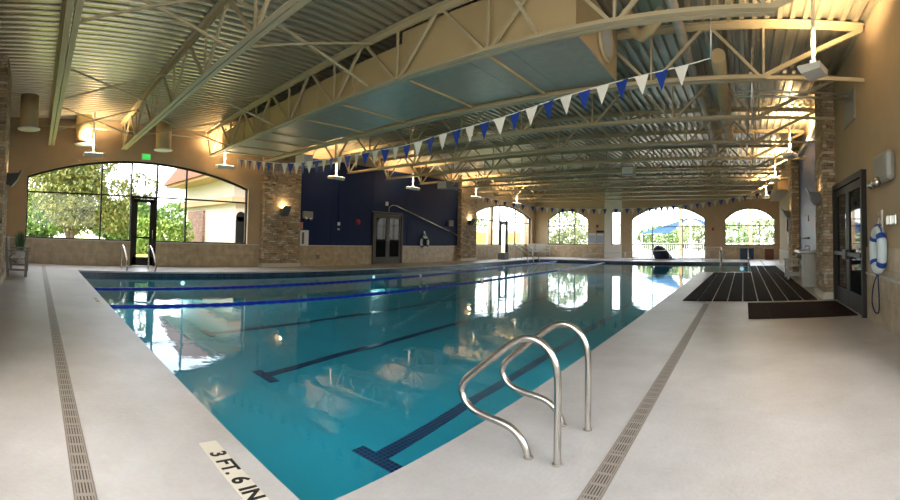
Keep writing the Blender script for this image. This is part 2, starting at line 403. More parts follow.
def window(name, axis, c, a0, a1, sill, topf, mull, trans, door=None, fw=.045, dark='dark_bronze', spring=None):
    """c: plane position; mull: list of positions; trans: list of heights; door: (d0, d1, h)"""
    w = sempty(name)
    dpt = .05
    def B(m_, s0, s1, z0, z1, dd=dpt):
        if axis == 'x': m_.box(c-dd, c+dd, s0, s1, z0, z1)
        else: m_.box(s0, s1, c-dd, c+dd, z0, z1)
    m_ = MB()
    N = 28; 
    def P(s, z, k): return (c+k*dpt, s, z) if axis == 'x' else (s, c+k*dpt, z)
    d = (2*dpt, 0, 0) if axis == 'x' else (0, 2*dpt, 0)
    for i in range(N):
        sa, sb = a0+(a1-a0)*i/N, a0+(a1-a0)*(i+1)/N
        m_.prism([P(sa, topf(sa)-fw*1.6, -1), P(sb, topf(sb)-fw*1.6, -1), P(sb, topf(sb), -1), P(sa, topf(sa), -1)], d)
    B(m_, a0, a0+fw, sill, topf(a0)); B(m_, a1-fw, a1, sill, topf(a1))
    segs = [(a0, a1)] if not door else [(a0, door[0]), (door[1], a1)]
    for s0, s1 in segs: B(m_, s0, s1, sill, sill+fw)
    m_.build('window_frame', dark, w)
    for s in mull:
        q = MB(); B(q, s-fw*.6, s+fw*.6, sill, topf(s)-.02, dpt*.8); q.build('mullion', dark, w)
    for z in trans:
        q = MB(); B(q, a0, a1, z-fw*.6, z+fw*.6, dpt*.7); q.build('transom', dark, w)
    # pane
    q = MB(); poly = []
    zb_ = sill if not door else sill
    for i in range(N+1):
        s = a0+(a1-a0)*i/N; poly.append((s, topf(s)-.02))
    def Q(s, z): return (c, s, z) if axis == 'x' else (s, c, z)
    for (s, z), (s2, z2) in zip(poly, poly[1:]):
        q.quad(Q(s, sill), Q(s2, sill), Q(s2, z2), Q(s, z))
    if door: q.quad(Q(door[0], .05), Q(door[1], .05), Q(door[1], sill), Q(door[0], sill))
    bmesh.ops.remove_doubles(q.bm, verts=q.bm.verts[:], dist=1e-4)
    q.build('window_pane', 'glass', w)
    return w
def glazed_door(name, axis, c, d0, d1, h, inside, lite=.10, mid=None, frame='dark_bronze'):
    dr = sempty(name); dd = .06
    def B(m_, s0, s1, z0, z1, k=dd):
        if axis == 'x': m_.box(c-k, c+k, s0, s1, z0, z1)
        else: m_.box(s0, s1, c-k, c+k, z0, z1)
    m_ = MB(); B(m_, d0, d0+.07, 0, h, .075); B(m_, d1-.07, d1, 0, h, .075); B(m_, d0, d1, h-.07, h, .075); m_.build('door_frame', frame, dr)
    m_ = MB(); a, b2 = d0+.075, d1-.075
    B(m_, a, a+lite, .01, h-.08, .03); B(m_, b2-lite, b2, .01, h-.08, .03); B(m_, a, b2, h-.20, h-.08, .03); B(m_, a, b2, .01, .30, .03)
    if mid: B(m_, a, b2, mid-.03, mid+.03, .03)
    leaf = m_.build('door_leaf', frame, dr)
    q = MB(); k = inside
    if axis == 'x': q.tube([(c+k*.03, b2-.06, .95), (c+k*.09, b2-.06, .95), (c+k*.09, b2-.06, 1.25), (c+k*.03, b2-.06, 1.25)], .012, 8)
    q.build('door_handle', 'chrome', dr)
    return dr
# left wall (x = WX)
w1top = arc(-.35, 7.68, 2.93, 3.62); w2top = arc(22.2, 29.75, 2.75, 3.5)
D1 = (3.24, 4.16, 2.40); D4 = (25.4, 26.35, 2.40)
ops = [(-.35, D1[0], .84, w1top), (D1[0], D1[1], 0, w1top), (D1[1], 7.68, .84, w1top), (22.2, D4[0], .86, w2top), (D4[0], D4[1], 0, w2top), (D4[1], 29.75, .86, w2top)]
wl = wall('wall_left', 'x', WX, WX-.30, SY-.3, NY+.3, ROOF+.1, ops)
window('window_1', 'x', WX-.16, -.35, 7.68, .84, w1top, [2.19, 3.24, 4.16, 5.25], [2.40], D1)
window('window_2', 'x', WX-.16, 22.2, 29.75, .86, w2top, [24.45, 25.4, 26.35, 27.5], [2.43], D4)
glazed_door('door_1', 'x', WX-.13, *D1, 1, mid=.98, lite=.16)
glazed_door('door_4', 'x', WX-.13, *D4, 1, lite=.10)
def wains(parent, axis, c, segs, h=.84, k=1):
    m_ = MB(); cp = MB()
    for s0, s1 in segs:
        if axis == 'x':
            m_.box(c, c+k*.02, s0, s1, 0, h-.02); cp.box(c, c+k*.035, s0, s1, h-.02, h+.015)
        else:
            m_.box(s0, s1, c, c+k*.02, 0, h-.02); cp.box(s0, s1, c, c+k*.035, h-.02, h+.015)
    m_.build('tile_wainscot', 'wainscot', parent); cp.build('wainscot_cap', 'marker_tile', parent)
wains(wl, 'x', WX, [(SY, D1[0]), (D1[1], 8.2), (9.9, 13.98), (15.96, 20.5), (22.1, D4[0]), (D4[1], NY)], .83)
np_ = MB(); np_.box(WX, WX+.012, 9.9, 13.98, .845, 4.42); np_.box(WX, WX+.012, 15.96, 20.5, .845, 4.42); np_.box(WX, WX+.012, 13.98, 15.96, 2.42, 4.42)
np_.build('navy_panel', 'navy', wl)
tr_ = MB(); tr_.box(WX+.012, WX+.02, 13.93, 13.96, .86, 4.4); tr_.box(WX+.012, WX+.02, 11.6, 11.62, .86, 4.4); tr_.box(WX+.012, WX+.02, 16.3, 16.33, .86, 4.4); tr_.build('panel_joint', 'navy', wl)

# dark double door on left wall
def double_door(name, c, d0, d1, h, k, framemat, pushbar=False):
    dr = sempty(name)
    m_ = MB(); x0, x1 = sorted((c, c+k*.09))
    m_.box(x0, x1, d0, d0+.09, 0, h); m_.box(x0, x1, d1-.09, d1, 0, h); m_.box(x0, x1, d0+.09, d1-.09, h-.11, h)
    m_.build('door_frame', framemat, dr)
    mid = (d0+d1)/2; x0, x1 = sorted((c, c+k*.05))
    for a, b2, hs in ((d0+.095, mid-.005, 1), (mid+.005, d1-.095, -1)):
        m_ = MB(); m_.box(x0, x1, a, a+.12, .01, h-.12); m_.box(x0, x1, b2-.12, b2, .01, h-.12); m_.box(x0, x1, a+.12, b2-.12, h-.26, h-.12); m_.box(x0, x1, a+.12, b2-.12, .01, .32)
        lf = m_.build('door_leaf', framemat, dr)
        xx = sorted((c+k*.012, c+k*.026)); g = MB(); g.box(*xx, a+.12, b2-.12, .32, h-.26); g.build('door_pane', 'dark_glass', lf)
        hy = (b2-.06) if hs == 1 else (a+.06)
        g = MB()
        if pushbar:
            g.box(*sorted((c+k*.05, c+k*.10)), a+.03, b2-.03, .98, 1.05); g.box(*sorted((c+k*.05, c+k*.13)), hy-.07, hy+.07, .92, 1.10)
            g.build('push_bar', 'black', lf)
        else:
            g.tube([(c+k*.05, hy, .95), (c+k*.10, hy, .95), (c+k*.10, hy, 1.35), (c+k*.05, hy, 1.35)], .014, 8); g.build('door_handle', 'chrome', lf)
    return dr
double_door('door_2', WX+.001, 13.99, 15.95, 2.40, 1, 'bronze')

# right wall
D3 = (7.17, 9.60, 2.45)
wr = wall('wall_right', 'x', EX, EX+.3, SY-.3, 25.2, ROOF+.1, [(-.4, 4.4, 1.2, 3.6)])
window('window_added_right', 'x', EX+.14, -.4, 4.4, 1.2, lambda s: 3.6, [1.2, 2.8], [2.4])  # unseen window, added so daylight reaches the near right deck
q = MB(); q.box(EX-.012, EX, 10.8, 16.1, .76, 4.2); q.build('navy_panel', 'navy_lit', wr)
q = MB(); q.box(EX, EX+.03, 10.9, 16.1, 0, 1.15)
wains(wr, 'x', EX, [(SY, D3[0]), (D3[1], 9.66), (10.8, 16.1), (17.6, 25.2)], .74, -1)
q.bm.free()
q = MB(); q.box(EX-.02, EX-.002, SY, D3[0]-.002, .76, 1.16); q.build('tile_upper_band', 'wainscot', wr)
double_door('door_3', EX-.001, *D3, -1, 'dark_bronze', True)
struct(MB().box(EX-.12, EX, 10.9, 16.1, 4.2, 4.32).build('trim_1', 'offwhite_fixture'))
wall('wall_right_alcove', 'x', 3.1, 3.4, 25.2, NY+.3, ROOF+.1, [])
q = MB(); q.box(EX, 3.4, 25.0, 25.2, 0, ROOF+.1); struct(q.build('wall_right_return', 'beige'))
struct(MB().box(EX-.55, EX-.02, 19.2, 25.1, 3.45, 3.85).build('trim_2', 'beige'))
# baseboard ledge below stone on the right
struct(MB().box(EX-.03, EX-.002, 9.66, 11.2, 0, .12).build('baseboard_right', 'marker_tile'))

# far wall
atop = arc(-14.1, -10.9, 2.7, 3.42); btop = lambda s: 3.3; ctop = arc(-7.7, -2.6, 2.75, 3.62); dtop = arc(-1.25, 2.12, 2.65, 3.45)
wb = wall('wall_back', 'y', NY, NY+.3, WX-.3, 3.4, ROOF+.1, [(-14.1, -10.9, .9, atop), (-9.15, -8.5, .95, 3.3), (-7.7, -2.6, .05, ctop), (-1.25, 2.12, .93, dtop)])
window('window_3', 'y', NY+.14, -14.1, -10.9, .9, atop, [-13.2, -11.95], [2.25])
window('window_4', 'y', NY+.14, -9.15, -8.5, .95, btop, [], [])
window('window_5', 'y', NY+.14, -7.7, -2.6, .05, ctop, [-6.22, -4.15], [.98, 2.2, 2.68], dark='lead_grey')
window('window_6', 'y', NY+.14, -1.25, 2.12, .93, dtop, [-.3, 1.04], [2.28])
wains(wb, 'y', NY, [(WX, -9.7), (-2.6, 3.1)], .84, -1)
q = MB(); q.box(-9.66, -9.16, NY-.02, NY, 0, ROOF); q.box(-8.49, -8.39, NY-.02, NY, 0, ROOF); q.box(-9.16, -8.49, NY-.02, NY, 0, .93); q.box(-9.16, -8.49, NY-.02, NY, 3.31, ROOF)
q.build('white_panel', 'white_plaster', wb)
# near wall
ftop = lambda s: 3.9
wf_ = wall('wall_front', 'y', SY, SY-.3, WX-.3, EX+.3, ROOF+.1, [(-3.0, 1.7, .84, 3.9)])
window('window_added_front', 'y', SY-.14, -3.0, 1.7, .84, ftop, [-1.4, .2], [2.4])  # made-up window behind the camera, lets daylight onto the foreground
wains(wf_, 'y', SY, [(WX, EX)], .83, 1)

# ------------------------------------------------------------------ ceiling: corrugated deck
m_ = MB(); per = .205; x = WX-.3; prof = []
while x < 3.4:
    prof += [(x, 0), (x+.075, 0), (x+.095, .065), (x+.185, .065)]; x += per
lo = [m_.bm.verts.new((a, SY-.3, ROOF+b)) for a, b in prof]; hi = [m_.bm.verts.new((a, NY+.3, ROOF+b)) for a, b in prof]
for i in range(len(prof)-1): m_.bm.faces.new((lo[i], lo[i+1], hi[i+1], hi[i]))
ceil = struct(m_.build('ceiling', 'roofdeck'))
m_ = MB(); m_.box(WX-.3, 3.4, SY-.3, NY+.3, ROOF+.08, ROOF+.2); m_.build('roof_slab', 'beige', ceil)

# ------------------------------------------------------------------ roof trusses
ZB, ZT = 3.89, 4.85
def make_truss():
    t = thing('roof_truss', 'x', 'roof truss', (0,0,0), group='steel roof trusses across the hall')
    m_ = MB()
    for s in (-1, 1):
        m_.box(WX+.03, EX-.03, s*.012, s*.10, ZT-.012, ZT) if s > 0 else m_.box(WX+.03, EX-.03, -.10, -.012, ZT-.012, ZT)
        a, b2 = sorted((s*.012, s*.022)); m_.box(WX+.03, EX-.03, a, b2, ZT-.10, ZT-.012)
    m_.build('top_chord', 'cream_steel', t)
    m_ = MB()
    for s in (-1, 1):
        a, b2 = sorted((s*.012, s*.10)); m_.box(-14.66, .38, a, b2, ZB, ZB+.012)
        a, b2 = sorted((s*.012, s*.022)); m_.box(-14.66, .38, a, b2, ZB+.012, ZB+.09)
    m_.build('bottom_chord', 'cream_steel', t)
    xs = [.34-1.87*i for i in range(9)]
    for i, x in enumerate(xs):
        MB().bar((x, 0, ZB+.05), (x, 0, ZT-.05), .035, .035).build('web_post', 'cream_steel', t)
        if i < 8:
            xm = x-.935
            MB().bar((x-.05, 0, ZB+.05), (xm+.05, 0, ZT-.05), .05, .045).build('web_diagonal', 'cream_steel', t)
            MB().bar((x-1.87+.05, 0, ZB+.05), (xm-.05, 0, ZT-.05), .05, .045).build('web_diagonal', 'cream_steel', t)
    MB().bar((.34, 0, ZB+.06), (EX-.06, 0, ZT-.08), .06, .07).build('end_diagonal', 'cream_steel', t)
    MB().bar((-14.62, 0, ZB+.06), (WX+.06, 0, ZT-.08), .06, .07).build('end_diagonal', 'cream_steel', t)
    MB().bar((.34, 0, ZB+.04), (EX-.02, 0, ZB+.04), .05, .06).build('wall_strut', 'cream_steel', t)
    return t
proto = make_truss()
ordn = ['pale steel roof truss over the near left corner, nearest to the viewer', 'cream steel roof truss between the nearest truss and the big duct',
        'cream steel roof truss along the near face of the big duct', 'cream steel roof truss along the far face of the big duct',
        'first roof truss beyond the big duct', 'second roof truss beyond the big duct', 'third roof truss beyond the big duct', 'fourth roof truss beyond the big duct',
        'fifth roof truss beyond the big duct', 'fifth roof truss from the far wall with the arched windows', 'fourth roof truss from the far wall', 'third roof truss from the far wall',
        'second roof truss from the far wall', 'roof truss closest to the far wall, above the arched windows']
ordn = ordn[:8] + ordn[9:]
TR = [(.40, .33), (2.80, 2.62), (5.88, 5.02), (8.02, 7.22), (9.95, 9.60), (12.11, 12.0)] + [14.42+2.317*i for i in range(7)]
TRY = []
for i, v in enumerate(TR):
    yl, yr = v if isinstance(v, tuple) else (v, v)
    o = proto if i == 0 else copytree(proto)
    a = math.atan2(yr-yl, 14.9); o.rotation_euler = (0, 0, a)
    # keep x near: rotate about x=-7
    o.location = (0, yr + (yl-yr)*0.02, 0) ; o['label'] = ordn[i]
    if i == 2:
        for ch in [c for c in kids_of(o) if c.name.startswith('wall_strut')]: bpy.data.objects.remove(ch)
    TRY.append((yl, yr))
def ty(i, x): yl, yr = TRY[i]; return yr + (yl-yr)*(.3-x)/14.9
# bridging rods between trusses (X braces)
k = 0
BR = [(-9.7, 0), (-9.7, 1), (-6.0, 0), (-6.0, 1), (-12.9, 0), (-2.6, 0), (-2.6, 1), (-12.9, 1), (-6.0, 3), (-2.6, 3), (-9.7, 3), (-6, 4), (-2.6, 4), (-9.7, 4), (-6, 5), (-2.6, 5)]
xname = {-9.7: 'above the second underwater lane line', -6.0: 'above the middle of the pool', -12.9: 'close to the left wall', -2.6: 'above the nearest lane'}
for x, i in BR:
    b_ = thing('bridging_brace', 'crossed brace bars %s, between %s' % ({-9.7: 'left of mid-pool', -6.0: 'over mid-pool', -12.9: 'close to the left wall', -2.6: 'over the nearest swimming lane'}[x],
        ['the two nearest trusses', 'the second truss and the duct', '', 'the duct and first truss beyond', 'first and second trusses beyond duct', 'second and third trusses beyond duct'][i]), 'brace', (x, ty(i, x), 0), group='thin cross braces between the trusses')
    d = ty(i+1, x)-ty(i, x)
    MB().bar((0, .03, ZT-.10), (0, d-.03, ZB+.10), .035, .035).build('brace_bar', 'cream_steel', b_)
    MB().bar((.045, .03, ZB+.10), (.045, d-.03, ZT-.10), .035, .035).build('brace_bar', 'cream_steel', b_)

# ------------------------------------------------------------------ big air duct between trusses 1 and 2 (index 2,3)
duct = thing('air_duct', 'huge rectangular air duct with cream sides and bare galvanised underside hung in the roof', 'air duct', (0, 0, 0))
def dy(s, x): return (ty(2, x)+.15) if s == 0 else (ty(3, x)-.15)
def dbox(x0, x1, z0, z1):
    m_ = MB(); poly = [(x0, dy(0, x0), z0), (x1, dy(0, x1), z0), (x1, dy(1, x1), z0), (x0, dy(1, x0), z0)]
    return m_.prism(poly, (0, 0, z1-z0))
dbox(-13.9, -5.3, 3.99, 4.60).build('duct_body', 'cream_duct', duct)
dbox(-5.3, -2.1, 3.99, 4.80).build('duct_body', 'cream_duct', duct)
for x0, x1 in ((-13.9, -12.6), (-12.59, -11.2), (-11.19, -9.6), (-9.59, -8.0), (-7.99, -6.6), (-6.59, -5.1), (-5.09, -3.9), (-3.89, -3.15), (-3.14, -2.1)):
    dbox(x0, x1, 3.955, 3.989).build('underside_sheet', 'galv', duct)
for x in (-13.6, -12.5, -11.3, -10.3, -8.6, -7.1, -5.15, -3.5):
    MB().bar((x, dy(0, x)-.02, 3.935), (x, dy(1, x)+.02, 3.935), .045, .035).build('hanger_bar', 'cream_duct', duct)
    MB().bar((x, dy(0, x)-.02, 3.93), (x, dy(0, x)-.02, ZT-.1), .014, .014).build('hanger_rod', 'cream_duct', duct)
for x in (-13.2, -12.0, -10.8, -9.3, -8.0, -6.7):
    MB().box(x-.02, x+.02, dy(0, x)-.03, dy(0, x)-.001, 3.99, 4.60).build('side_rib', 'cream_duct', duct)
MB().lathe([(.26, 0), (.34, 0), (.36, .03), (.34, .06), (.28, .06), (.26, 0)], (-2.10, 6.5, 4.38), 32, 'x').build('round_collar', 'cream_steel', duct)
MB().cyl((-2.099, 6.5, 4.38), (-2.06, 6.5, 4.38), .265, 28).build('collar_mesh', 'offwhite_fixture', duct)
# round ducts near right side along the hall
rd = thing('round_duct', 'long cream painted round duct running down the right side of the roof', 'air duct', (0,0,0), group='round ducts along the right side of the roof')
MB().cyl((-.42, 7.5, 4.42), (-.42, 13.9, 4.42), .13, 20).build('duct_pipe', 'cream_duct', rd)
for y in (8.6, 10.2, 11.8, 13.4): MB().lathe([(.13, -.02), (.145, -.02), (.145, .02), (.13, .02)], (-.42, y, 4.42), 20, 'y').build('duct_band', 'cream_duct', rd)
rd2 = thing('round_duct', 'thinner galvanised round duct beside the cream round duct', 'air duct', (0,0,0), group='round ducts along the right side of the roof')
MB().cyl((-.98, 3.2, 4.6), (-.98, 18.5, 4.6), .08, 16).build('duct_pipe', 'galv', rd2)
for y in (5, 7.6, 10, 13, 16): MB().lathe([(.08, -.02), (.092, -.02), (.092, .02), (.08, .02)], (-.98, y, 4.6), 16, 'y').build('duct_band', 'galv', rd2)
el = thing('duct_elbow', 'short cream pipe elbow hanging in the roof beside the big duct', 'duct elbow', (0,0,0))
MB().tube([(-1.75, 6.55, 4.82), (-1.62, 6.55, 4.45), (-1.5, 6.5, 4.36), (-1.35, 6.38, 4.42), (-1.14, 6.2, 4.56)], .09, 16).build('elbow_pipe', 'cream_duct', el)
# conduit pipes
for pts, lab in (([(-14.6, -.6, 4.5), (-14.6, 6.0, 4.5)], 'thin pipe running under the roof edge along the left wall above the window'),
                 ([(.12, 7.2, 4.0), (.12, 18, 4.0)], 'thin grey pipe running down the hall under the right side of the trusses'),
                 ([(-.1, 7.95, 3.86), (1.98, 7.95, 3.86)], 'lower of two thin pipes crossing to the right wall by the vent grille'),
                 ([(-.1, 7.95, 3.95), (1.98, 7.95, 3.95)], 'upper of two thin pipes crossing to the right wall by the vent grille')):
    tag(MB().tube(pts, .022, 8).build('ceiling_pipe', 'steel'), lab, 'pipe', 'thin pipes under the roof')
for x, y, zb_ in ((.17, 7.28, 3.0), (.17, 9.65, 3.1)):
    pass

# drum diffusers
def drum(x, y, lab, r=.26, zt=4.86, zb_=3.92):
    d = thing('drum_diffuser', lab, 'ceiling vent', (x, y, zb_), group='drum shaped ceiling vents by the left window')
    MB().cyl((0, 0, .03), (0, 0, zt-zb_), r, 28).build('drum', 'cream_duct', d)
    MB().lathe([(r*.8, 0), (r+.05, 0), (r+.06, .03), (r, .05)], (0,0,0), 28).build('rim', 'white', d)
    g = MB(); 
    for k in range(5): g.box(-r*.75, r*.75, -r*.7+k*r*.33, -r*.7+k*r*.33+.03, .005, .02)
    g.build('grille', 'white', d)
drum(-12.5, -.30, 'cream ceiling drum vent above the bench and potted plant')
drum(-14.45, 1.43, 'cream ceiling drum vent above the left half of the near arched window')
drum(-14.45, 4.10, 'cream ceiling drum vent beside the green exit sign')

# ------------------------------------------------------------------ hanging uplights
def uplight(x, y, z, lab, face, power, size=.62, grp='white uplights on poles along the left wall'):
    t = thing('pole_uplight', lab, 'ceiling light', (x, y, z), face, grp)
    MB().cyl((0, 0, .08), (0, 0, ROOF-z), .03, 12).build('pole', 'offwhite_fixture', t)
    s = size/2
    MB().prism([(-.16, -s, -.02), (.13, -s, -.07), (.20, -s, .05), (-.16, -s, .08)], (0, 2*s, 0)).build('lamp_housing', 'offwhite_fixture', t, bevel=.01)
    MB().prism([(-.14, -s+.03, .083), (.17, -s+.03, .054), (.17, s-.03, .054), (-.14, s-.03, .083)], (0, 0, .004)).build('lamp_lens', 'lamp_warm', t)
    MB().box(-.04, .04, -.04, .04, .08, .16).build('pole_bracket', 'offwhite_fixture', t)
    L = bpy.data.lights.new('uplight', 'SPOT'); L.energy = power; L.color = (1, .70, .38); L.spot_size = 2.5; L.spot_blend = .8; L.shadow_soft_size = .12
    lo_ = bpy.data.objects.new('uplight', L); C.objects.link(lo_); lo_.parent = t; lo_.location = (-.02, 0, .24); lo_.rotation_euler = (math.pi, 0, 0)
    return t
for i, (y, lab) in enumerate(((1.70, 'white uplight on a pole above the near arched window, left of the exit sign'), (6.3, 'white uplight on a pole above the right end of the near arched window'),
                (10.9, 'white uplight on a pole in front of the left half of the navy wall'), (15.4, 'white uplight on a pole above the dark double door'), (20.6, 'white uplight on a pole by the far stone pillar of the left wall'),
                (25.3, 'white uplight on a pole above the far door of the left wall'))):
    uplight(-14.32 if y == 6.3 else -13.95, y, 3.52, lab, 0, 235)
for (x, y, lab, pw) in ((1.02, 6.35, 'white uplight on a pole, large in the top right corner near the grey wall vent', 170), (1.35, 12.9, 'second nearest white uplight on a pole along the right wall', 520), (1.3, 18.2, 'third white uplight on a pole along the right wall', 520), (1.3, 25.5, 'glowing white uplight at the far end of the right wall', 700)):
    uplight(x, y, 3.72, lab, math.pi-.5, pw, .42 if y > 7 else .36, 'white uplights on poles along the right wall')

# speaker / heater boxes hung in trusses
def hangbox(x, y, z, s, lab, mt='white'):
    t = thing('hanging_speaker', lab, 'speaker', (x, y, z), group='boxy speakers hung among the trusses')
    MB().box(-s*.55, s*.55, -s*.4, s*.4, -s*.35, s*.35).build('speaker_box', mt, t, bevel=.03)
    MB().box(-s*.45, s*.45, -s*.42, -s*.401, -s*.27, s*.27).build('speaker_grille', 'offwhite_fixture', t)
    MB().cyl((0, 0, s*.35), (0, 0, ROOF-z), .015, 8).build('hanger', 'steel', t)
hangbox(-4.35, 8.6, 4.42, .40, 'white boxy speaker hanging just beyond the big duct above the pennants')
hangbox(-13.2, 8.85, 3.90, .50, 'white boxy speaker below the left end of the big duct by the stone pillar')
hangbox(-12.0, 15.3, 3.55, .5, 'greyish boxy speaker hanging in front of the navy wall top', 'grey_plastic')
hangbox(-3.9, 14.9, 3.66, .42, 'greyish boxy speaker hanging in the middle of the far trusses', 'grey_plastic')

# ------------------------------------------------------------------ exit sign
e = thing('exit_sign', 'small green glowing exit sign beside the third drum vent', 'exit sign', (WX+.10, 3.66, 3.77))
MB().box(-.03, .03, -.16, .16, -.10, .10).build('sign_housing', 'offwhite_fixture', e)
MB().box(.031, .036, -.14, .14, -.08, .08).build('sign_face', 'exit_green', e)
MB().box(-.1, -.03, -.02, .02, -.02, .02).build('wall_bracket', 'offwhite_fixture', e)
def text(body, size, parent, loc, rot, mt, name='lettering', bold=.0, sx=1., ext=.001):
    cu = bpy.data.curves.new(name, 'FONT'); cu.body = body; cu.size = size; cu.extrude = ext; cu.offset = bold; cu.align_x = 'CENTER'; cu.align_y = 'CENTER'; cu.space_character = 1.06; cu.resolution_u = 4
    tmp = bpy.data.objects.new('t', cu); C.objects.link(tmp)
    dg = bpy.context.evaluated_depsgraph_get(); me = bpy.data.meshes.new_from_object(tmp.evaluated_get(dg))
    bpy.data.objects.remove(tmp); me.materials.clear(); me.materials.append(MATS[mt])
    o = bpy.data.objects.new(name, me); C.objects.link(o); o.parent = parent; o.location = loc; o.rotation_euler = rot; o.scale = (sx, 1, 1)
    return o
text('EXIT', .13, e, (.038, 0, 0), (math.pi/2, 0, math.pi/2), 'white', bold=.003)

# ------------------------------------------------------------------ stone pillars
def pillar(lab, x0, x1, y0, y1):
    t = thing('stone_pillar', lab, 'pillar', ((x0+x1)/2, (y0+y1)/2, 0), group='stacked stone pillars')
    cx, cy = t.location.x, t.location.y
    o = MB().box(x0-cx, x1-cx, y0-cy, y1-cy, .14, ROOF-.02).build('stone_shaft', 'stone', t)
    MB().box(x0-cx-.04*(1 if x1 > 1 else 0), x1-cx+.04*(0 if x1 > 1 else 1), y0-cy-.04, y1-cy+.04, 0, .14).build('plinth', 'marker_tile', t)
pillar('stacked stone pillar between the near arched window and the navy wall', WX+.001, WX+.26, 8.22, 9.88)
pillar('stacked stone pillar at the far end of the navy wall', WX+.001, WX+.26, 20.52, 22.08)
pillar('stacked stone pillar right beside the glass double door of the right wall', 1.75, EX-.001, 9.70, 10.80)
pillar('stacked stone pillar beyond the drinking fountain on the right wall', 1.75, EX-.001, 16.12, 17.55)
pillar('stacked stone pillar at the extreme left edge behind the bench', -10.9, -9.5, SY+.001, -.72)

# wall sconces : upward flaring wedge
def sconce(lab, loc, rz, mt='black', glow=12, s=1.):
    t = thing('wall_sconce', lab, 'wall light', loc, rz, 'flared wall sconces on stone pillars')
    # local +x = out of wall
    MB().prism([(0, -.16*s, .09*s), (.24*s, -.16*s, .13*s), (.33*s, -.16*s, .22*s), (.22*s, -.16*s, -.02*s), (.10*s, -.16*s, -.16*s), (0, -.16*s, -.10*s)], (0, .32*s, 0)).build('shade', mt, t)
    MB().box(0, .03, -.08*s, .08*s, -.12*s, .14*s).build('back_plate', mt, t)
    MB().box(.04*s, .20*s, -.12*s, .12*s, .135*s, .145*s).build('bulb', 'pale_lamp' if glow > 6 else 'grey_plastic', t)
    L = bpy.data.lights.new('sconce_light', 'POINT'); L.energy = glow*.4; L.color = (1, .75, .42); L.shadow_soft_size = .05
    o = bpy.data.objects.new('sconce_light', L); C.objects.link(o); o.parent = t; o.location = (.10*s, 0, .26*s)
sconce('dark flared sconce on the stone pillar left of the navy wall', (WX+.262, 9.07, 2.12), 0, 'lead_grey', 10)
sconce('dark flared sconce on the stone pillar at the far end of the navy wall', (WX+.262, 21.35, 2.18), 0, 'black', 14)
sconce('dark flared sconce on the stone pillar beside the right-hand glass door', (1.748, 10.2, 2.25), math.pi, 'lead_grey', 2)
sconce('dark flared sconce on the stone pillar beyond the drinking fountain', (1.748, 16.8, 2.25), math.pi, 'lead_grey', 2)
sconce('black flared sconce on the pillar at the extreme left edge above the bench', (-10.55, -.718, 2.33), math.pi/2, 'black', 3, 1.1)

# ------------------------------------------------------------------ navy wall fittings
X = WX+.013
t = thing('emergency_light', 'beige boxy emergency light high on the navy wall beside the stone pillar', 'emergency light', (X, 10.36, 2.05))
MB().box(0, .12, -.24, .24, -.12, .17).build('housing', 'grey_plastic', t, bevel=.04)
for s in (-.12, .12): MB().lathe([(.0, .05), (.06, .05), (.075, .0), (.06, -.03)], (.10, s, -.13), 14, 'x').build('lamp_head', 'chrome', t)
t = tag(MB().box(0, .015, -.12, .12, -.14, .14).build('wall_sign', 'pink_sign'), 'small pinkish red sign above the white cabinet on the navy wall', 'sign'); t.location = (X, 10.05, 1.63)
t = thing('wall_cabinet', 'white extinguisher cabinet low on the navy wall beside the stone pillar', 'cabinet', (X, 10.18, 1.14))
MB().box(0, .14, -.20, .20, -.31, .31).build('cabinet_box', 'white', t, bevel=.01)
MB().box(.141, .15, -.13, -.03, -.25, .22).build('cabinet_window', 'lead_grey', t)
t = thing('conduit_riser', 'thin dark conduit with two small white outlet boxes on the navy wall', 'conduit', (X, 12.0, 0))
MB().cyl((.02, 0, 1.82), (.02, 0, 4.3), .02, 8).build('conduit', 'navy', t)
MB().box(0, .06, -.05, .05, 1.70, 1.84).build('outlet_box', 'white', t); MB().box(0, .04, -.05, .05, 1.50, 1.58).build('outlet_box', 'board_frame', t)
t = thing('fire_bell', 'round red fire bell on the navy wall left of the dark double door', 'fire bell', (X, 13.1, 1.90))
MB().lathe([(0, .09), (.07, .08), (.12, .04), (.125, 0)], (0,0,0), 20, 'x').build('gong', 'red', t)
MB().box(0, .02, -.05, .05, -.13, .05).build('mount', 'red', t)
t = tag(MB().box(0, .08, -.06, .06, -.09, .09).build('motion_sensor', 'white'), 'tiny white sensor box on the navy wall above the dark double door', 'sensor'); t.location = (X, 14.85, 2.82)
t = thing('rescue_pole', 'long grey rescue pole hung diagonally across the navy wall right of the door', 'pole', (0,0,0))
MB().cyl((X+.05, 15.5, 2.76), (X+.05, 20.45, 1.42), .03, 10).build('shaft', 'steel', t)
MB().tube([(X+.05, 15.5, 2.76), (X+.05, 15.2, 2.78), (X+.05, 15.0, 2.65), (X+.05, 14.98, 2.45)], .014, 8).build('crook', 'steel', t)
MB().box(X, X+.07, 17.0, 17.05, 2.28, 2.38).build('pole_hook', 'black', t)
def torus(m_, c, R, r, axis, a0=0, a1=2*math.pi, seg=28, sy=1.):
    pts = []
    full = abs(a1-a0-2*math.pi) < .01
    for i in range(seg + (0 if full else 1)):
        a = a0+(a1-a0)*i/seg; p = (math.cos(a)*R, math.sin(a)*R*sy)
        pts.append((c[0], c[1]+p[0], c[2]+p[1]) if axis == 'x' else (c[0]+p[0], c[1], c[2]+p[1]))
    return m_.tube(pts, r, 12, closed=full)
t = thing('life_ring', 'white life ring hung on the navy wall right of the dark double door', 'life ring', (X, 17.6, 1.02))
torus(MB(), (.07, 0, 0), .27, .065, 'x').build('ring', 'white', t)
for a in (0, 1.57, 3.14, 4.71): torus(MB(), (.07, 0, 0), .27, .07, 'x', a+.6, a+.95, 4).build('band', 'darkblue_cloth', t)
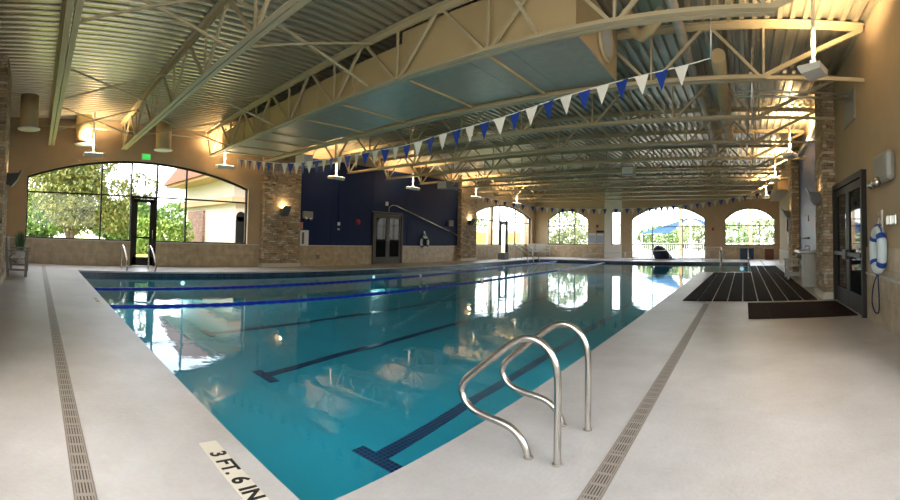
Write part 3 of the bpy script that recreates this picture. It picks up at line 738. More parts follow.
MB().tube([(.05, -.1, .28), (.06, 0, .50), (.05, .14, .26)], .018, 6).build('hanging_rope', 'cord', t)
MB().box(0, .05, -.04, .04, .46, .56).build('hook', 'steel', t)
t = tag(MB().box(0, .14, -.22, .22, -.17, .17).build('wall_speaker', 'brown_box', bevel=.03), 'brown grey box speaker on the navy wall by the far stone pillar', 'speaker'); t.location = (X, 19.75, 2.08)
t = tag(MB().box(0, .012, -.09, .09, -.09, .09).build('outlet_plate', 'brown_box'), 'small square dark plate low on the tile below the navy wall', 'outlet'); t.location = (WX+.021, 10.95, .36)

# ------------------------------------------------------------------ grab rails (foreground)
prof = [(-1.05, -.01), (-1.05, .30), (-1.05, .50), (-1.07, .59), (-1.12, .66), (-1.19, .70), (-1.26, .705), (-1.34, .675), (-1.45, .59), (-1.58, .485), (-1.68, .405), (-1.725, .35), (-1.735, .30), (-1.70, .235), (-1.63, .195), (-1.53, .178), (-1.42, .168), (-1.34, .145), (-1.275, .09), (-1.24, .02), (-1.235, -.01)]
def smooth(pts, n=2):
    for _ in range(n):
        q = [pts[0]]
        for a, b2 in zip(pts, pts[1:]):
            q += [tuple(a[i]*.75+b2[i]*.25 for i in range(len(a))), tuple(a[i]*.25+b2[i]*.75 for i in range(len(a)))]
        pts = q+[pts[-1]]
    return pts
for y, lab in ((2.43, 'looped stainless steel grab rail at the pool edge, nearer of the front pair'), (2.95, 'looped stainless steel grab rail at the pool edge, farther of the front pair')):
    t = thing('grab_rail', lab, 'grab rail', (-1.05, y, 0), group='looped grab rails at the near pool edge')
    MB().tube(smooth([(a+1.05, 0, b2) for a, b2 in prof]), .0225, 16).build('rail_tube', 'chrome', t)
    for xx in (0, -.185): MB().lathe([(.0235, 0), (.030, 0), (.030, .006), (.0235, .010)], (xx, 0, 0), 16).build('anchor_ring', 'grate_edge', t)
# far left ladder rails
for y, lab in ((2.74, 'stainless ladder rail by the left-wall door, left one of its pair'), (3.62, 'stainless ladder rail by the left-wall door, right one of its pair')):
    t = thing('ladder_rail', lab, 'ladder rail', (-13.75, y, 0), group='ladder rails at the far left pool edge')
    MB().tube(smooth([(-.28, 0, 0), (-.28, 0, .55), (-.24, 0, .72), (-.10, 0, .76), (.15, .0, .66), (.45, 0, .45), (.66, 0, .25), (.66, 0, .08), (.52, 0, -.0)]), .024, 10).build('rail_tube', 'chrome', t)
    MB().lathe([(.03, 0), (.05, 0), (.05, .01), (.03, .015)], (-.28, 0, 0), 12).build('anchor_ring', 'steel', t)
# posts of alcove ladder at mat
for x, lab in ((-.94, 'stainless entry rail at the pool alcove behind the black mat, left one'), (.20, 'stainless entry rail at the pool alcove behind the black mat, right one')):
    t = thing('entry_rail', lab, 'hand rail', (x, 18.1, 0), group='entry rails behind the black mat')
    MB().tube(smooth([(0, 0, 0), (0, 0, .75), (0, .06, .90), (0, .25, .93), (0, .7, .80), (0, 1.3, .35), (0, 1.35, -.3)]), .026, 10).build('rail_tube', 'chrome', t)
    MB().lathe([(.03, 0), (.055, 0), (.055, .012), (.03, .02)], (0, 0, 0), 12).build('anchor_ring', 'steel', t)
# stair rails by far left door
st = thing('pool_stair_rail', 'curved steel stair handrails at the pool beside the far left door', 'hand rail', (-13.6, 23.9, 0))
for dy_ in (0, .75, 1.5):
    MB().tube(smooth([(0, dy_, 0), (0, dy_, .75), (.1, dy_, .92), (.35, dy_, .85), (1.15, dy_, .32), (1.25, dy_, -.15)]), .022, 8).build('rail_tube', 'chrome', st)
t = tag(MB().box(-.25, .25, -.25, .25, 0, .42).build('pool_step_box', 'lead_grey'), 'small dark step box standing by the stair rails at the far left door', 'step'); t.location = (-14.2, 24.1, 0)

# long ramp railing at far end + sunk ramp hint
rl = thing('ramp_railing', 'long low steel railing along the raised far deck in front of the big window', 'railing', (0,0,0))
MB().tube(smooth([(-10.6, 28.3, .02), (-10.4, 28.3, .30), (-9.0, 28.3, .42), (-5.0, 28.3, .62), (-1.6, 28.3, .86), (-1.35, 28.3, .84), (-1.35, 28.3, .02)], 1), .022, 8).build('top_rail', 'steel', rl)
for x in (-7.6, -7.1, -4.7, -4.4, -2.6, -2.4): MB().cyl((x, 28.3, 0), (x, 28.3, .42+(x+9)*.06), .020, 8).build('rail_post', 'steel', rl)
t = tag(MB().box(-8.6, -1.3, 28.6, 29.6, 0, .06).build('ramp_curb', 'board_frame'), 'low pale grey ramp curb behind the far railing', 'ramp')
# covered pool lift
t = thing('covered_pool_lift', 'pool lift under a dark navy cover in front of the big far window', 'pool lift', (-5.2, 29.0, .06))
bm_ = MB(); bm_.lathe([(.62, 0), (.60, .22), (.52, .45), (.34, .70), (.16, .82), (0, .86)], (0,0,0), 20)
for v in bm_.bm.verts:
    v.co.x += -.35*max(0, v.co.z)/.86 + random.uniform(-.04, .04); v.co.y *= .7; v.co.z += random.uniform(-.03, .03)*(v.co.z > .1)
bm_.build('fabric_cover', 'darkblue_cloth', t)
MB().box(-.5, .7, -.42, .42, 0, .03).build('base_plate', 'lead_grey', t)

# ------------------------------------------------------------------ far end furniture
def bench(name, lab, cat, loc, rz, L=1.2, D=.55, mt='bench_light', slats=5, back=.95, grp=None):
    t = thing(name, lab, cat, loc, rz, grp)   # local: seat faces +x (depth along x), length along y
    for sy in (-1, 1):
        MB().box(D/2-.07, D/2, sy*L/2-.035, sy*L/2+.035, 0, .62).build('leg', mt, t)
        MB().bar((-D/2+.03, sy*L/2, 0), (-D/2-.06, sy*L/2, back), .06, .07).build('leg', mt, t)
        MB().box(-D/2-.04, D/2+.05, sy*L/2-.05, sy*L/2+.05, .62, .655).build('armrest', mt, t)
        MB().box(-D/2, D/2-.07, sy*L/2-.02, sy*L/2+.02, .14, .19).build('side_stretcher', mt, t)
    MB().box(D/2-.05, D/2-.015, -L/2+.03, L/2-.03, .34, .42).build('apron', mt, t)
    for k in range(slats):
        x = -D/2+.06+k*(D-.08)/slats
        MB().box(x, x+(D-.08)/slats*.75, -L/2+.03, L/2-.03, .42, .445).build('seat_slat', mt, t)
    n_ = int(L/.12)
    for k in range(n_):
        y = -L/2+.07+k*(L-.14)/(n_-1)
        MB().bar((-D/2+.0, y, .45), (-D/2-.05, y, back-.06), .07, .018, (1,0,0)).build('back_slat', mt, t)
    MB().bar((-D/2-.05, -L/2+.03, back-.03), (-D/2-.05, L/2-.03, back-.03), .03, .07).build('back_rail', mt, t)
    return t
bench('slatted_bench', 'weathered grey slatted bench with armrests at the left edge, potted plant behind', 'bench', (-11.75, -.42, 0), math.pi/2, 1.35, .5, 'bench_grey')
bench('slatted_bench', 'pale bench in the far corner between the two arched windows', 'bench', (-14.3, 29.4, 0), -.5, 1.5, .6, 'bench_light')
bench('slatted_bench', 'pale slatted armchair bench on the right behind the black mat, before the drinking fountain', 'bench', (1.68, 15.0, 0), math.pi, .85, .55, 'bench_light')

t = thing('potted_plant', 'spiky green plant in a white pot on the left beside the arched window', 'potted plant', (-14.55, -.48, 0))
MB().lathe([(.17, 0), (.22, .38), (.24, .40), (.24, .45), (.20, .45), (.19, .41)], (0,0,0), 24).build('pot', 'pot', t)
MB().lathe([(0, .41), (.195, .41)], (0,0,0), 24).build('soil', 'trunk', t)
m_ = MB()
for k in range(150):
    a = random.uniform(0, 6.28); r0 = random.uniform(0, .12); ln = random.uniform(.35, .72); sp_ = random.uniform(.03, .22)
    ca, sa = math.cos(a), math.sin(a); w = .011
    p0 = Vector((ca*r0, sa*r0, .40)); p1 = p0+Vector((ca*sp_*.4, sa*sp_*.4, ln*.6)); p2 = p0+Vector((ca*sp_, sa*sp_, ln)); sd = Vector((-sa, ca, 0))*w
    m_.bm.faces.new([m_.bm.verts.new(v) for v in (p0-sd, p0+sd, p1+sd, p1-sd)]); m_.bm.faces.new([m_.bm.verts.new(v) for v in (p1-sd, p1+sd, p2)])
m_.build('leaves', 'plant_green', t)

# drinking fountain
t = thing('drinking_fountain', 'pedestal drinking fountain with steel basins beside the right stone pillar', 'drinking fountain', (1.72, 12.35, 0))
MB().box(-.10, .25, -.22, .22, 0, .92).build('pedestal', 'bench_light', t, bevel=.03)
MB().box(-.22, .25, -.30, .95, .92, 1.0).build('counter', 'steel', t, bevel=.02)
MB().lathe([(.10, .0), (.17, .12), (.18, .14), (.14, .14), (.08, .06)], (-.05, .55, .74), 18).build('lower_basin', 'steel', t)
MB().tube([(.1, 0, 1.0), (.1, 0, 1.10), (.03, 0, 1.13), (-.03, 0, 1.10)], .018, 8).build('spout', 'chrome', t)
MB().tube([(.1, .55, .88), (.1, .55, .96), (.0, .55, .98)], .016, 8).build('spout', 'chrome', t)
# tow bar + red alarm on right navy panel
t = tag(MB().box(-.04, 0, -.08, .08, -.09, .09).build('fire_alarm', 'red'), 'small red alarm box on the right-hand blue wall', 'fire alarm'); t.location = (EX-.001, 13.8, 1.95)
t = thing('wall_bar', 'short grey bar with end clamps mounted on the right-hand blue wall', 'bar', (EX-.001, 14.6, 1.34))
MB().cyl((-.06, -1.0, 0), (-.06, .9, 0), .02, 8).build('bar', 'lead_grey', t)
for s in (-.95, .85): MB().box(-.08, 0, s-.03, s+.03, -.03, .03).build('clamp', 'lead_grey', t)
t = tag(MB().box(-.012, 0, -.10, .10, -.20, .20).build('notice_sign', 'pink_sign'), 'reddish notice sign on the right-hand blue wall beside the near stone pillar', 'sign'); t.location = (EX-.001, 12.5, 1.72)
t = tag(MB().box(-.14, 0, -.10, .10, -.30, .30).build('fire_extinguisher_box', 'black'), 'narrow black box on the far right wall beyond the second stone pillar', 'box'); t.location = (EX-.001, 19.5, 1.95)
t = tag(MB().box(-.10, 0, -.14, .14, -.24, .24).build('towel_dispenser', 'offwhite_fixture', bevel=.02), 'off-white dispenser low on the far right wall beyond the second stone pillar', 'dispenser'); t.location = (EX-.001, 19.4, 1.36)

# ------------------------------------------------------------------ near right wall fittings
t = thing('emergency_light', 'grey rounded emergency light with two lamps on the right wall above the glass door corner', 'emergency light', (EX-.001, 5.98, 2.22))
MB().box(-.15, 0, -.30, .33, -.14, .29).build('housing', 'grey_plastic', t, bevel=.07)
for s in (.06, .26): MB().lathe([(.0, -.12), (.05, -.115), (.075, -.07), (.08, -.03), (.05, 0)], (-.12, s, -.13), 18, 'x').build('lamp_head', 'chrome', t)
t = thing('wall_hook', 'small white peg hook rail on the right wall above the rescue buoy', 'hook', (EX-.001, 6.32, 1.66))
MB().box(-.02, 0, -.02, .02, -.25, .06).build('plate', 'white', t); MB().tube([(-.01, 0, 0), (-.06, 0, -.02), (-.07, 0, .04)], .008, 6).build('peg', 'steel', t)
MB().tube([(-.01, 0, -.2), (-.07, 0, -.23), (-.08, 0, -.17)], .008, 6).build('peg', 'steel', t)
# horseshoe rescue ring
t = thing('rescue_buoy', 'pale blue and white ring buoy with blue rope hung on the right wall', 'life ring', (EX-.001, 6.28, 1.13))
torus(MB(), (-.09, 0, 0), .21, .072, 'x', sy=1.35).build('ring', 'buoy_white', t)
for a in (.55, 2.3, 3.7, 5.4): torus(MB(), (-.09, 0, 0), .21, .077, 'x', a, a+.28, 4, sy=1.35).build('band', 'buoy_blue', t)
pts = [(-.10, math.cos(a)*.30, math.sin(a)*.375) for a in [math.pi*1.45+i*.2 for i in range(22)]]
MB().tube(smooth(pts, 1), .012, 8).build('grab_rope', 'buoy_blue', t)
MB().tube(smooth([(-.10, -.02, -.33), (-.08, .28, -.50), (-.06, .46, -.72), (-.05, .48, -.88), (-.05, .30, -.97), (-.05, .12, -.93), (-.06, .08, -.72), (-.08, .04, -.50), (-.10, .0, -.34)], 2), .010, 8).build('hanging_cord', 'navy', t)
MB().tube([(-.09, 0, .36), (-.06, .02, .46), (-.03, .04, .38)], .012, 6).build('hanging_strap', 'white', t)
t = thing('switch_plate', 'polished steel switch cover pair on the right wall beside the ring buoy', 'switch', (EX-.001, 5.83, 1.55))
for s in (-.10, .10): MB().box(-.05, 0, s-.09, s+.09, -.075, .075).build('cover', 'steel', t, bevel=.02)
t = tag(MB().cyl((EX-.05, -.9, .72), (EX-.05, 6.15, .72), .018, 10).build('wall_rail', 'white'), 'thin white rail along the near right wall below the ring buoy', 'rail')
t = thing('wall_vent', 'square grey vent grille high on the right wall above the glass door', 'vent', (EX-.001, 8.25, 3.78))
MB().box(-.03, 0, -.46, .46, -.30, .30).build('vent_frame', 'grey_plastic', t)
for k in range(9): MB().box(-.045, -.031, -.40, .40, -.26+k*.06, -.26+k*.06+.03).build('vent_slat', 'grey_plastic', t)

# far wall items
Y = NY-.022
for x, lab in ((-12.35+.0, 'white framed blue information board by the far left arched window'),):
    pass
def board(x0, x1, z0, z1, lab):
    t = thing('notice_board', lab, 'notice board', ((x0+x1)/2, NY-.04, (z0+z1)/2), group='notice boards on the far wall')
    w, h = (x1-x0)/2, (z1-z0)/2
    MB().box(-w, w, 0, .03, -h, h).build('board_frame', 'board_frame', t); MB().box(-w*.9, w*.9, -.006, -.001, -h*.88, h*.62).build('board_sheet', 'board', t)
board(-10.85, -10.3, 1.0, 1.75, 'blue and white notice board on the far wall, left one')
board(-10.22, -9.72, 1.0, 1.72, 'blue and white notice board on the far wall, right one')
t = tag(MB().box(-.28, .28, -.03, 0, -.08, .08).build('notice_sign', 'darkblue_cloth'), 'narrow dark blue sign above the right notice board on the far wall', 'sign'); t.location = (-9.98, NY-.002, 1.86)
t = tag(MB().box(-.08, .08, -.05, 0, -.10, .10).build('fire_alarm', 'red'), 'red alarm box on the far wall above the notice boards', 'fire alarm'); t.location = (-10.2, NY-.002, 2.25)
t = tag(MB().box(-.08, .08, -.05, 0, -.10, .10).build('fire_alarm', 'red'), 'red alarm box on the far wall right of the big window', 'fire alarm'); t.location = (-2.05, NY-.002, 2.03)
t = thing('towel_bin', 'blue patterned towel bin against the far wall under the right arched window', 'bin', (.22, 29.6, 0))
MB().box(-.44, .44, -.25, .25, .03, .70).build('bin_body', 'towel_blue', t, bevel=.03); MB().box(-.46, .46, -.27, .27, .70, .76).build('bin_rim', 'navy', t)
t = thing('waste_bin', 'brown square waste bin against the far wall near the right corner', 'bin', (1.68, 29.6, 0))
MB().box(-.29, .29, -.22, .22, 0, .66).build('bin_body', 'brown_bin', t, bevel=.02); MB().box(-.31, .31, -.24, .24, .66, .72).build('bin_lid', 'brown_bin', t)

# ------------------------------------------------------------------ mats
t = thing('floor_mat', 'large black perforated rubber mat with pale seams on the right deck', 'mat', (0,0,0))
w = .318
for k in range(9):
    x0 = -1.30+k*.322
    y1 = 17.85 if x0 < .2 else 22.4
    if k == 0:
        MB().prism([(x0, 9.6, .0), (x0+w-.012, 9.6, .0), (x0+w-.012, 17.85, .0), (x0+.12, 17.85, .0)], (0,0,.018)).build('mat_strip', 'matblack', t)
    else:
        MB().box(x0, x0+w-.022, 9.6, y1, 0, .018).build('mat_strip', 'matblack', t)
MB().box(-1.28, 1.58, 9.62, 17.8, .0005, .006).build('mat_backing', 'joint_white', t)
t = thing('floor_mat', 'smaller dark brown mat in front of the right-hand glass double door', 'mat', (0,0,0))
for k in range(5):
    x0 = .08+k*.368; MB().box(x0, x0+.362, 7.45, 9.28, 0, .015).build('mat_strip', 'matbrown', t)

# ------------------------------------------------------------------ trench drains
def drain(lab, loc, rz, L):
    t = thing('trench_drain', lab, 'drain', loc, rz, 'slotted trench drains in the deck')
    MB().box(0, L, -.056, -.049, 0, .004).build('drain_edge', 'grate_edge', t); MB().box(0, L, .049, .056, 0, .004).build('drain_edge', 'grate_edge', t)
    n_ = int(L/.5)
    first = None
    for k in range(n_):
        if first is None:
            first = MB().box(0, .496, -.0485, .0485, 0, .004).build('grate_cover', 'grate', t); o = first
        else:
            o = first.copy(); C.objects.link(o); o.parent = t
        o.location = (k*.5, 0, .0005)
drain('slotted trench drain in the left deck running towards the arched window', (-14.4, .288, 0), 0, 13.5)
drain('slotted trench drain in the right deck running to the black mat', (-.762, .2, 0), math.pi/2, 9.4)
drain('short far piece of trench drain beyond the black mat', (1.05, 23.2, 0), math.pi/2, 5.0)

# depth markers
t = thing('depth_marker', 'cream tile strip with black lettering at the near left pool edge', 'depth marker', (-2.14, 1.085, 0))
MB().box(-.44, .50, -.062, .054, 0, .0025).build('marker_tile', 'marker_tile', t)
text('3 FT. 6 IN', .135, t, (-.05, -.004, .0035), (0, 0, 0), 'letters', bold=.0038, sx=.86)
t = thing('depth_marker', 'small pale depth marker tile farther along the left pool edge', 'depth marker', (-7.95, 1.12, 0))
MB().box(-.35, .35, -.063, .063, 0, .0025).build('marker_tile', 'marker_tile', t)
text('3 FT. 6 IN', .10, t, (0, 0, .0035), (0, 0, 0), 'grate_edge', bold=.001, sx=1.1)

# ------------------------------------------------------------------ pennant strings
def pennants(lab, pts, n_, w, h, y):
    t = thing('pennant_string', lab, 'pennant string', (0, y, 0), group='backstroke pennant strings across the pool')
    MB().tube([(x, 0, z) for x, z in pts], .008, 6).build('cord', 'cord', t)
    # arc length sample
    xs = [p_[0] for p_ in pts]
    def zat(x):
        for (xa, za_), (xb, zb_) in zip(pts, pts[1:]):
            if xa <= x <= xb: return za_+(zb_-za_)*(x-xa)/(xb-xa)
        return pts[-1][1]
    x0, x1 = xs[0]+.15, xs[-1]-.25
    for k in range(n_):
        x = x0+(x1-x0)*(k+.5)/n_; m_ = MB()
        xa, xb = x-w/2, x+w/2; tw = random.uniform(-.03, .03); tip = random.uniform(-.02, .02)
        m_.prism([(xa, -tw, zat(xa)), (xb, tw, zat(xb)), (x+tip, 0, zat(x)-h)], (0, .003, 0))
        m_.build('pennant', 'flag_blue' if k % 2 else 'flag_white', t)
def spl(pts, n_=8):
    out = []
    P_ = [pts[0]]+pts+[pts[-1]]
    for i in range(1, len(P_)-2):
        p0, p1, p2, p3 = P_[i-1:i+3]
        for k in range(n_):
            u = k/n_; out.append(tuple(.5*((2*p1[j])+(-p0[j]+p2[j])*u+(2*p0[j]-5*p1[j]+4*p2[j]-p3[j])*u*u+(-p0[j]+3*p1[j]-3*p2[j]+p3[j])*u**3) for j in (0, 1)))
    return out+[pts[-1]]
pennants('near string of blue and white triangular pennants crossing the pool below the duct', spl([(-12.6, 3.56), (-10.6, 3.20), (-8.9, 2.98), (-5.885, 2.92), (-4.495, 3.037), (-3.538, 3.14), (-2.544, 3.318), (-1.656, 3.466), (-.831, 3.60), (-.42, 3.70)]), 43, .19, .27, 5.84)
pennants('far string of small blue and white pennants in front of the far arched windows', spl([(-14.9, 3.78), (-11.46, 3.13), (-8.48, 2.92), (-5.22, 2.92), (-2.16, 3.14), (.08, 3.5), (1.7, 3.8)]), 54, .22, .30, 22.3)
t = tag(MB().cyl((-.42, 5.84, 3.68), (-.42, 5.84, ROOF), .012, 8).build('hanging_rod', 'steel'), 'thin steel rod carrying the right end of the near pennant string', 'rod')
t = tag(MB().cyl((.15, 7.35, 3.2), (.15, 7.35, ROOF), .014, 8).build('hanging_rod', 'steel'), 'thin steel rod hanging beside the far truss of the duct, right of the round ducts', 'rod')

# ------------------------------------------------------------------ outside
tag(MB().box(-260, WX-.32, -60, 90, -.12, -.06).build('lawn', 'grass'), 'sunlit yellow green lawn outside the left windows', 'lawn', kind='stuff')
struct(MB().box(WX-.31, 45, NY+.32, 80, -.12, -.06).build('ground_outside', 'concrete_out'))
struct(MB().box(WX-3.0, WX-.32, 3, 32, -.06, -.03).build('path_outside', 'concrete_out'))
def foliage(m_, c, rad, n_, leaf, flat=.8):
    for _ in range(n_):
        d = Vector((random.gauss(0,1), random.gauss(0,1), random.gauss(0,1))).normalized()*random.uniform(.55, 1.0)**.6
        p0 = Vector(c)+Vector((d.x*rad[0], d.y*rad[1], d.z*rad[2]))
        a = Vector((random.gauss(0,1), random.gauss(0,1), random.gauss(0,1))).normalized(); b2 = a.orthogonal().normalized()
        s = leaf*random.uniform(.6, 1.4)
        m_.bm.faces.new([m_.bm.verts.new(p0+q) for q in (a*s, b2*s*.6, -a*s, -b2*s*.6)])
def tree(lab, loc, blobs, leaf, mt, trunk=None, name='tree', cat='tree', grp=None, tm='trunk'):
    t = thing(name, lab, cat, loc, group=grp)
    m_ = MB()
    for c, rad, n_ in blobs: foliage(m_, c, rad, n_, leaf)
    m_.build('crown', mt, t)
    if trunk:
        m_ = MB()
        for pts, r in trunk: m_.tube(pts, r, 8)
        m_.build('trunk', tm, t)
    return t
big = []
for k in range(48):
    a = random.uniform(0, 6.28); rr = random.uniform(0, 4.0)
    z = random.uniform(1.6, 5.4); sc_ = 1-abs(z-3.2)/5
    big.append(((math.cos(a)*rr*.8*sc_, math.sin(a)*rr*sc_*1.15, z), (1.05, 1.2, .8), 300))
tree('large olive green tree with a forked trunk outside the near arched window', (-25.5, 2.0, -.06), big, .11, 'leaf_olive',
     [([(0, 0, 0), (0, .05, .8), (.1, .5, 1.8), (.2, 1.2, 3)], [.22, .18, .13, .07]), ([(0, 0, .3), (0, -.3, 1.2), (.1, -.9, 2.2), (0, -1.5, 3.4)], [.18, .14, .1, .06]), ([(0, 0, .6), (-.1, .05, 2), (0, .1, 3.6)], [.16, .12, .06])])
tree('clump of tall bright green bamboo-like hedge seen through the left-wall door', (-23.5, 6.4, -.06), [((0, k*.35, .9), (.5, .45, 1.1), 420) for k in range(-3, 6)], .09, 'leaf_bright', name='hedge', cat='hedge')
tree('rounded green tree far behind the hedge outside the near arched window', (-44, 15.0, -.06), [((0, 0, 2.4), (2.5, 3.2, 2.0), 1500)], .22, 'leaf_green', [([(0,0,0), (0,0,2)], .2)])
tree('low yellow green shrub on the lawn left of the big tree', (-27, -2.2, -.06), [((0, 0, .4), (.9, 1.8, .5), 500)], .08, 'leaf_bright', name='shrub', cat='shrub')
for i, (x, y, z, rx, lab) in enumerate(((-44, 0, 2.4, 4, 'dense green tree far left beyond the lawn'), (-42, 8.5, 2.0, 4, 'dense green tree far behind the big olive tree'))):
    tree(lab, (x, y, -.06), [((0, 0, z), (2.5, rx, z), 3600)], .25, 'leaf_green', [([(0,0,0), (0,0,z)], .25)], grp='trees beyond the lawn')
# low outbuilding seen right of the door
t = thing('outbuilding', 'low white flat-roofed outbuilding beyond the hedge', 'building', (-35, 16.8, -.06))
MB().box(-2, 2, -4.2, 4.0, 0, 1.9).build('outbuilding_walls', 'stucco_out', t); MB().box(-2.3, 2.3, -4.5, 4.3, 1.9, 2.1).build('flat_roof', 'white', t); MB().box(2.0, 2.03, -1.4, .6, 0, 1.5).build('garage_door', 'white_plaster', t)
# neighbouring wing
t = thing('neighbour_building', 'cream stucco wing with a brick pier and terracotta roof outside the near arched window', 'building', (0, 0, -.06))
MB().box(-27.2, -20.0, 9.45, 16, 0, 2.75).build('stucco_walls', 'stucco_out', t)
MB().box(-27.5, -19.7, 9.1, 16.3, 2.75, 3.05).build('eave_band', 'stucco_peach', t)
MB().box(-27.3, -19.9, 9.3, 16.2, 3.06, 4.0).build('upper_wall', 'stucco_out', t)
MB().box(-27.9, -18.9, 8.2, 17, 4.0, 4.14).build('soffit', 'stucco_peach', t)
MB().prism([(-28.1, 8.0, 4.15), (-23.4, 8.0, 5.4), (-18.7, 8.0, 4.15)], (0, 9.2, 0)).build('tiled_roof', 'roof_tile', t)
MB().box(-26.6, -24.0, 9.3, 9.44, 0, 2.5).build('brick_pier', 'brick_out', t)
m_ = MB(); m_.box(-19.99, -19.95, 9.5, 10.0, .45, 2.1)
m_.lathe([(.25, 0), (.25, .04)], (-19.99, 9.75, 2.1), 24, 'x'); m_.build('arched_window', 'dark_glass', t)
MB().box(-19.94, -19.6, 10.0, 10.6, 0, 2.2).build('brick_pier', 'brick_out', t)
# outside far-left (through window_2)
t = thing('neighbour_wall', 'white garden wall with an orange panel outside the far left window', 'wall', (0, 0, -.055))
MB().box(-24, -23.6, 30, 46, 0, 2.2).build('wall_body', 'stucco_out', t); MB().box(-23.59, -23.5, 34.2, 36.6, .9, 1.9).build('orange_panel', 'orange_panel', t); MB().box(-23.59, -23.5, 41, 43.5, .9, 2.0).build('orange_panel', 'orange_panel', t)
def palm(lab, loc, h, leafm='leaf_pale', lean=.2):
    t = thing('palm_tree', lab, 'palm tree', loc, group='palm trees outside the far windows')
    MB().tube([(0, 0, 0), (lean*.3, 0, h*.5), (lean, 0, h)], [.24, .2, .17], 10).build('trunk', 'palm_trunk', t)
    m_ = MB()
    for k in range(22):
        a = k*2.4; el = random.uniform(-.5, .9); L = random.uniform(1.3, 1.9)
        p0 = Vector((lean, 0, h)); d = Vector((math.cos(a)*math.cos(el), math.sin(a)*math.cos(el), math.sin(el)))
        prev = p0; side = Vector((-math.sin(a), math.cos(a), 0))
        for j in range(1, 6):
            q = p0+d*L*j/5+Vector((0, 0, -.5*(j/5)**2*L)); w_ = .22*(1-j/6)
            m_.bm.faces.new([m_.bm.verts.new(v) for v in (prev-side*w_, prev+side*w_, q+side*w_*.8, q-side*w_*.8)]); prev = q
    m_.build('fronds', leafm, t)
palm('palm tree with a pale trunk outside the left half of the far left window', (-19.5, 30.9, -.06), 4.6)
palm('palm tree outside the right part of the far left window', (-19.2, 36.8, -.06), 4.2, lean=-.2)
tree('airy green tree outside the far left window', (-28, 38, -.06), [((0, 0, 3), (2.5, 2.5, 1.9), 700), ((0, 3, 2.4), (2, 2, 1.5), 500)], .16, 'leaf_pale', [([(0,0,0), (0,0,3)], .12)])
tree('airy pale green tree outside the far wall left arched window', (-15.2, 35.5, -.06), [((0, 0, 2.2), (2.6, 1.5, 1.9), 1500), ((.6, .3, 1.2), (2, 1.2, 1), 600)], .13, 'leaf_pale', [([(0,0,0), (.1,0,1.2), (.6,0,2.6)], [.12, .1, .05]), ([(0,0,.6), (-.5,0,2.4)], [.09, .05])])
hx = [(-9.6, 52, 1.5, 3, 'leaf_green'), (-5.5, 55, 1.7, 3.4, 'leaf_pale'), (-1.5, 53, 1.8, 3, 'leaf_green'), (2.8, 54, 2.0, 3.2, 'leaf_pale'), (6.5, 56, 1.8, 3, 'leaf_green')]
nm = ['farthest left', 'second from left', 'middle', 'second from right', 'farthest right']
for i, (x, y, z, r, mt) in enumerate(hx):
    tree('bushy tree beyond the outdoor deck, %s of five behind the far windows' % nm[i], (x, y, -.06), [((0, 0, z), (r, 1.6, z), 1300)], .22, mt, [([(0,0,0), (0,0,z)], .15)], grp='bushy trees beyond the outdoor deck')
def sail(lab, pts):
    t = thing('shade_sail', lab, 'shade sail', (0,0,0), group='blue shade sails outside the far windows')
    m_ = MB(); m_.prism(pts, (0, 0, .03)); m_.build('canopy', 'sail_blue', t)
    for p_ in pts[:2]: MB().cyl((p_[0], p_[1], -.06), (p_[0], p_[1], p_[2]), .06, 8).build('post', 'white', t)
sail('blue shade sail outside, left half of the big far window', [(-9.2, 40, 1.9), (-5.0, 42, 3.4), (-7.6, 46, 2.0)])
sail('blue shade sail outside, right half of the big far window', [(-4.7, 40, 3.3), (-1.9, 39, 2.5), (-3.6, 45, 2.6)])
sail('small blue shade sail outside the narrow far window', [(-13.0, 41, 3.2), (-10.8, 41, 2.4), (-11.6, 45, 2.3)])
for x, y, lab in ((-5.1, 36.5, 'tan square column outside the big far window'), (.55, 36, 'tan square column outside the right far window')):
    tag(MB().box(x-.13, x+.13, y-.13, y+.13, -.06, 4.2).build('patio_column', 'stucco_peach'), lab, 'column', 'tan columns outside the far windows')
t = thing('outdoor_fence', 'low white picket railing around the outdoor deck beyond the far window', 'fence', (0, 47, -.06))
MB().box(-14, 8, -.03, .03, .95, 1.02).build('top_rail', 'white', t); m_ = MB()
for k in range(110): m_.box(-14+k*.2, -13.96+k*.2, -.02, .02, 0, .95)
tag(m_.build('pickets', 'white', t), kind='stuff')

# ------------------------------------------------------------------ light
sun = bpy.data.lights.new('sun', 'SUN'); sun.energy = 1.8; sun.angle = .02; sun.color = (1, .95, .86)
so = bpy.data.objects.new('sun', sun); C.objects.link(so)
so.rotation_euler = Vector((.0, .30, .95)).to_track_quat('Z', 'Y').to_euler()
w = bpy.data.worlds.new('sky'); sc.world = w; w.use_nodes = True
n = w.node_tree.nodes; l = w.node_tree.links; bg = n['Background']
sk = n.new('ShaderNodeTexSky'); sk.sky_type = 'NISHITA'; sk.sun_disc = False; sk.sun_elevation = math.radians(52); sk.sun_rotation = math.radians(130)
sk.dust_density = 2.5; sk.air_density = 1.0
mixw = n.new('ShaderNodeMix'); mixw.data_type = 'RGBA'; mixw.inputs[0].default_value = .45
l.new(sk.outputs[0], mixw.inputs[6]); mixw.inputs[7].default_value = (7.7, 7.4, 7.0, 1)
l.new(mixw.outputs[2], bg.inputs['Color']); bg.inputs['Strength'].default_value = .5
def portal(loc, rot, sx, sy):
    L = bpy.data.lights.new('portal', 'AREA'); L.shape = 'RECTANGLE'; L.size = sx; L.size_y = sy; L.cycles.is_portal = True
    o = bpy.data.objects.new('portal', L); C.objects.link(o); o.location = loc; o.rotation_euler = rot
portal((WX-.32, 3.66, 2.25), (0, -math.pi/2, 0), 2.9, 8.1)
portal((WX-.32, 26, 2.15), (0, -math.pi/2, 0), 2.8, 7.6)
portal((-5.15, NY+.32, 1.85), (-math.pi/2, 0, 0), 5.2, 3.6)
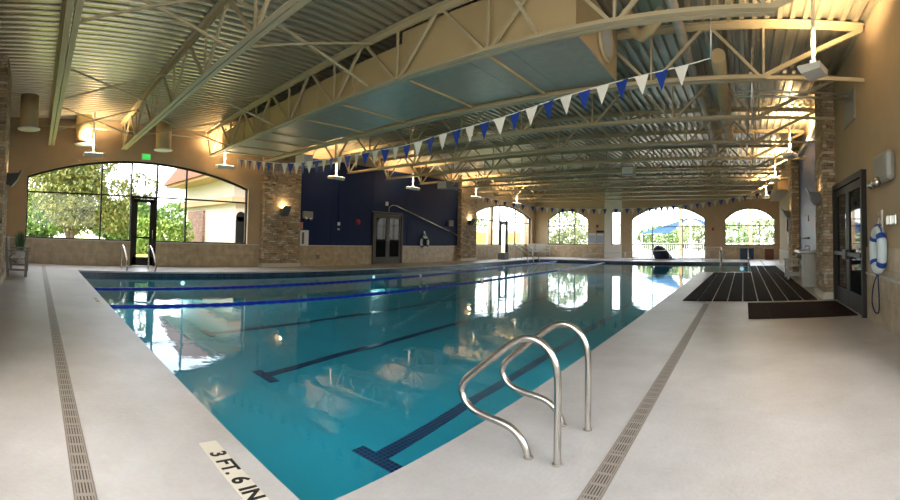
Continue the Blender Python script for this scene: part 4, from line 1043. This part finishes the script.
portal((-12.5, NY+.32, 2.15), (-math.pi/2, 0, 0), 3.2, 2.6)
portal((.43, NY+.32, 2.2), (-math.pi/2, 0, 0), 3.4, 2.6)
portal((EX+.32, 2, 2.4), (0, math.pi/2, 0), 2.4, 4.8)
portal((-.65, SY-.32, 2.4), (math.pi/2, 0, 0), 4.7, 3.1)
# ------------------------------------------------------------------ camera: the photo is a phone panorama (cylindrical)
F_, YC, YAW, PT, RO, EYE = 450.416, 222.2036, 743.4621, -.0391, -.0046, 1.3
cd = bpy.data.cameras.new('camera'); cam = bpy.data.objects.new('camera', cd); C.objects.link(cam); sc.camera = cam
cd.type = 'PANO'; cd.panorama_type = 'CENTRAL_CYLINDRICAL'
YMID = YAW-450.0
cd.central_cylindrical_radius = 1.0
cd.central_cylindrical_range_u_min = -450/F_; cd.central_cylindrical_range_u_max = 450/F_
cd.central_cylindrical_range_v_min = (YC-500)/F_; cd.central_cylindrical_range_v_max = YC/F_
cr_, sr_, cp_, sp_ = math.cos(RO), math.sin(RO), math.cos(PT), math.sin(PT)
right = Vector((cr_, sp_*sr_, cp_*sr_)); fwd = Vector((0, cp_, -sp_)); up = Vector((-sr_, sp_*cr_, cp_*cr_))
a = -YMID/F_      # image centre azimuth in camera frame
f2 = fwd*math.cos(a)+right*math.sin(a); r2 = right*math.cos(a)-fwd*math.sin(a)
M = Matrix(((r2.x, up.x, -f2.x, 0), (r2.y, up.y, -f2.y, 0), (r2.z, up.z, -f2.z, EYE), (0, 0, 0, 1)))
cam.matrix_world = M
cd.clip_start = .05; cd.clip_end = 300

vs = sc.view_settings; vs.view_transform = 'Standard'; vs.look = 'None'; vs.gamma = 1; vs.exposure = 1.56; vs.use_curve_mapping = False
sc.cycles.use_denoising = True
sc.cycles.max_bounces = 8; sc.cycles.diffuse_bounces = 4; sc.cycles.glossy_bounces = 4; sc.cycles.transparent_max_bounces = 10
sc.cycles.caustics_reflective = False; sc.cycles.caustics_refractive = False
sc.cycles.sample_clamp_indirect = 6
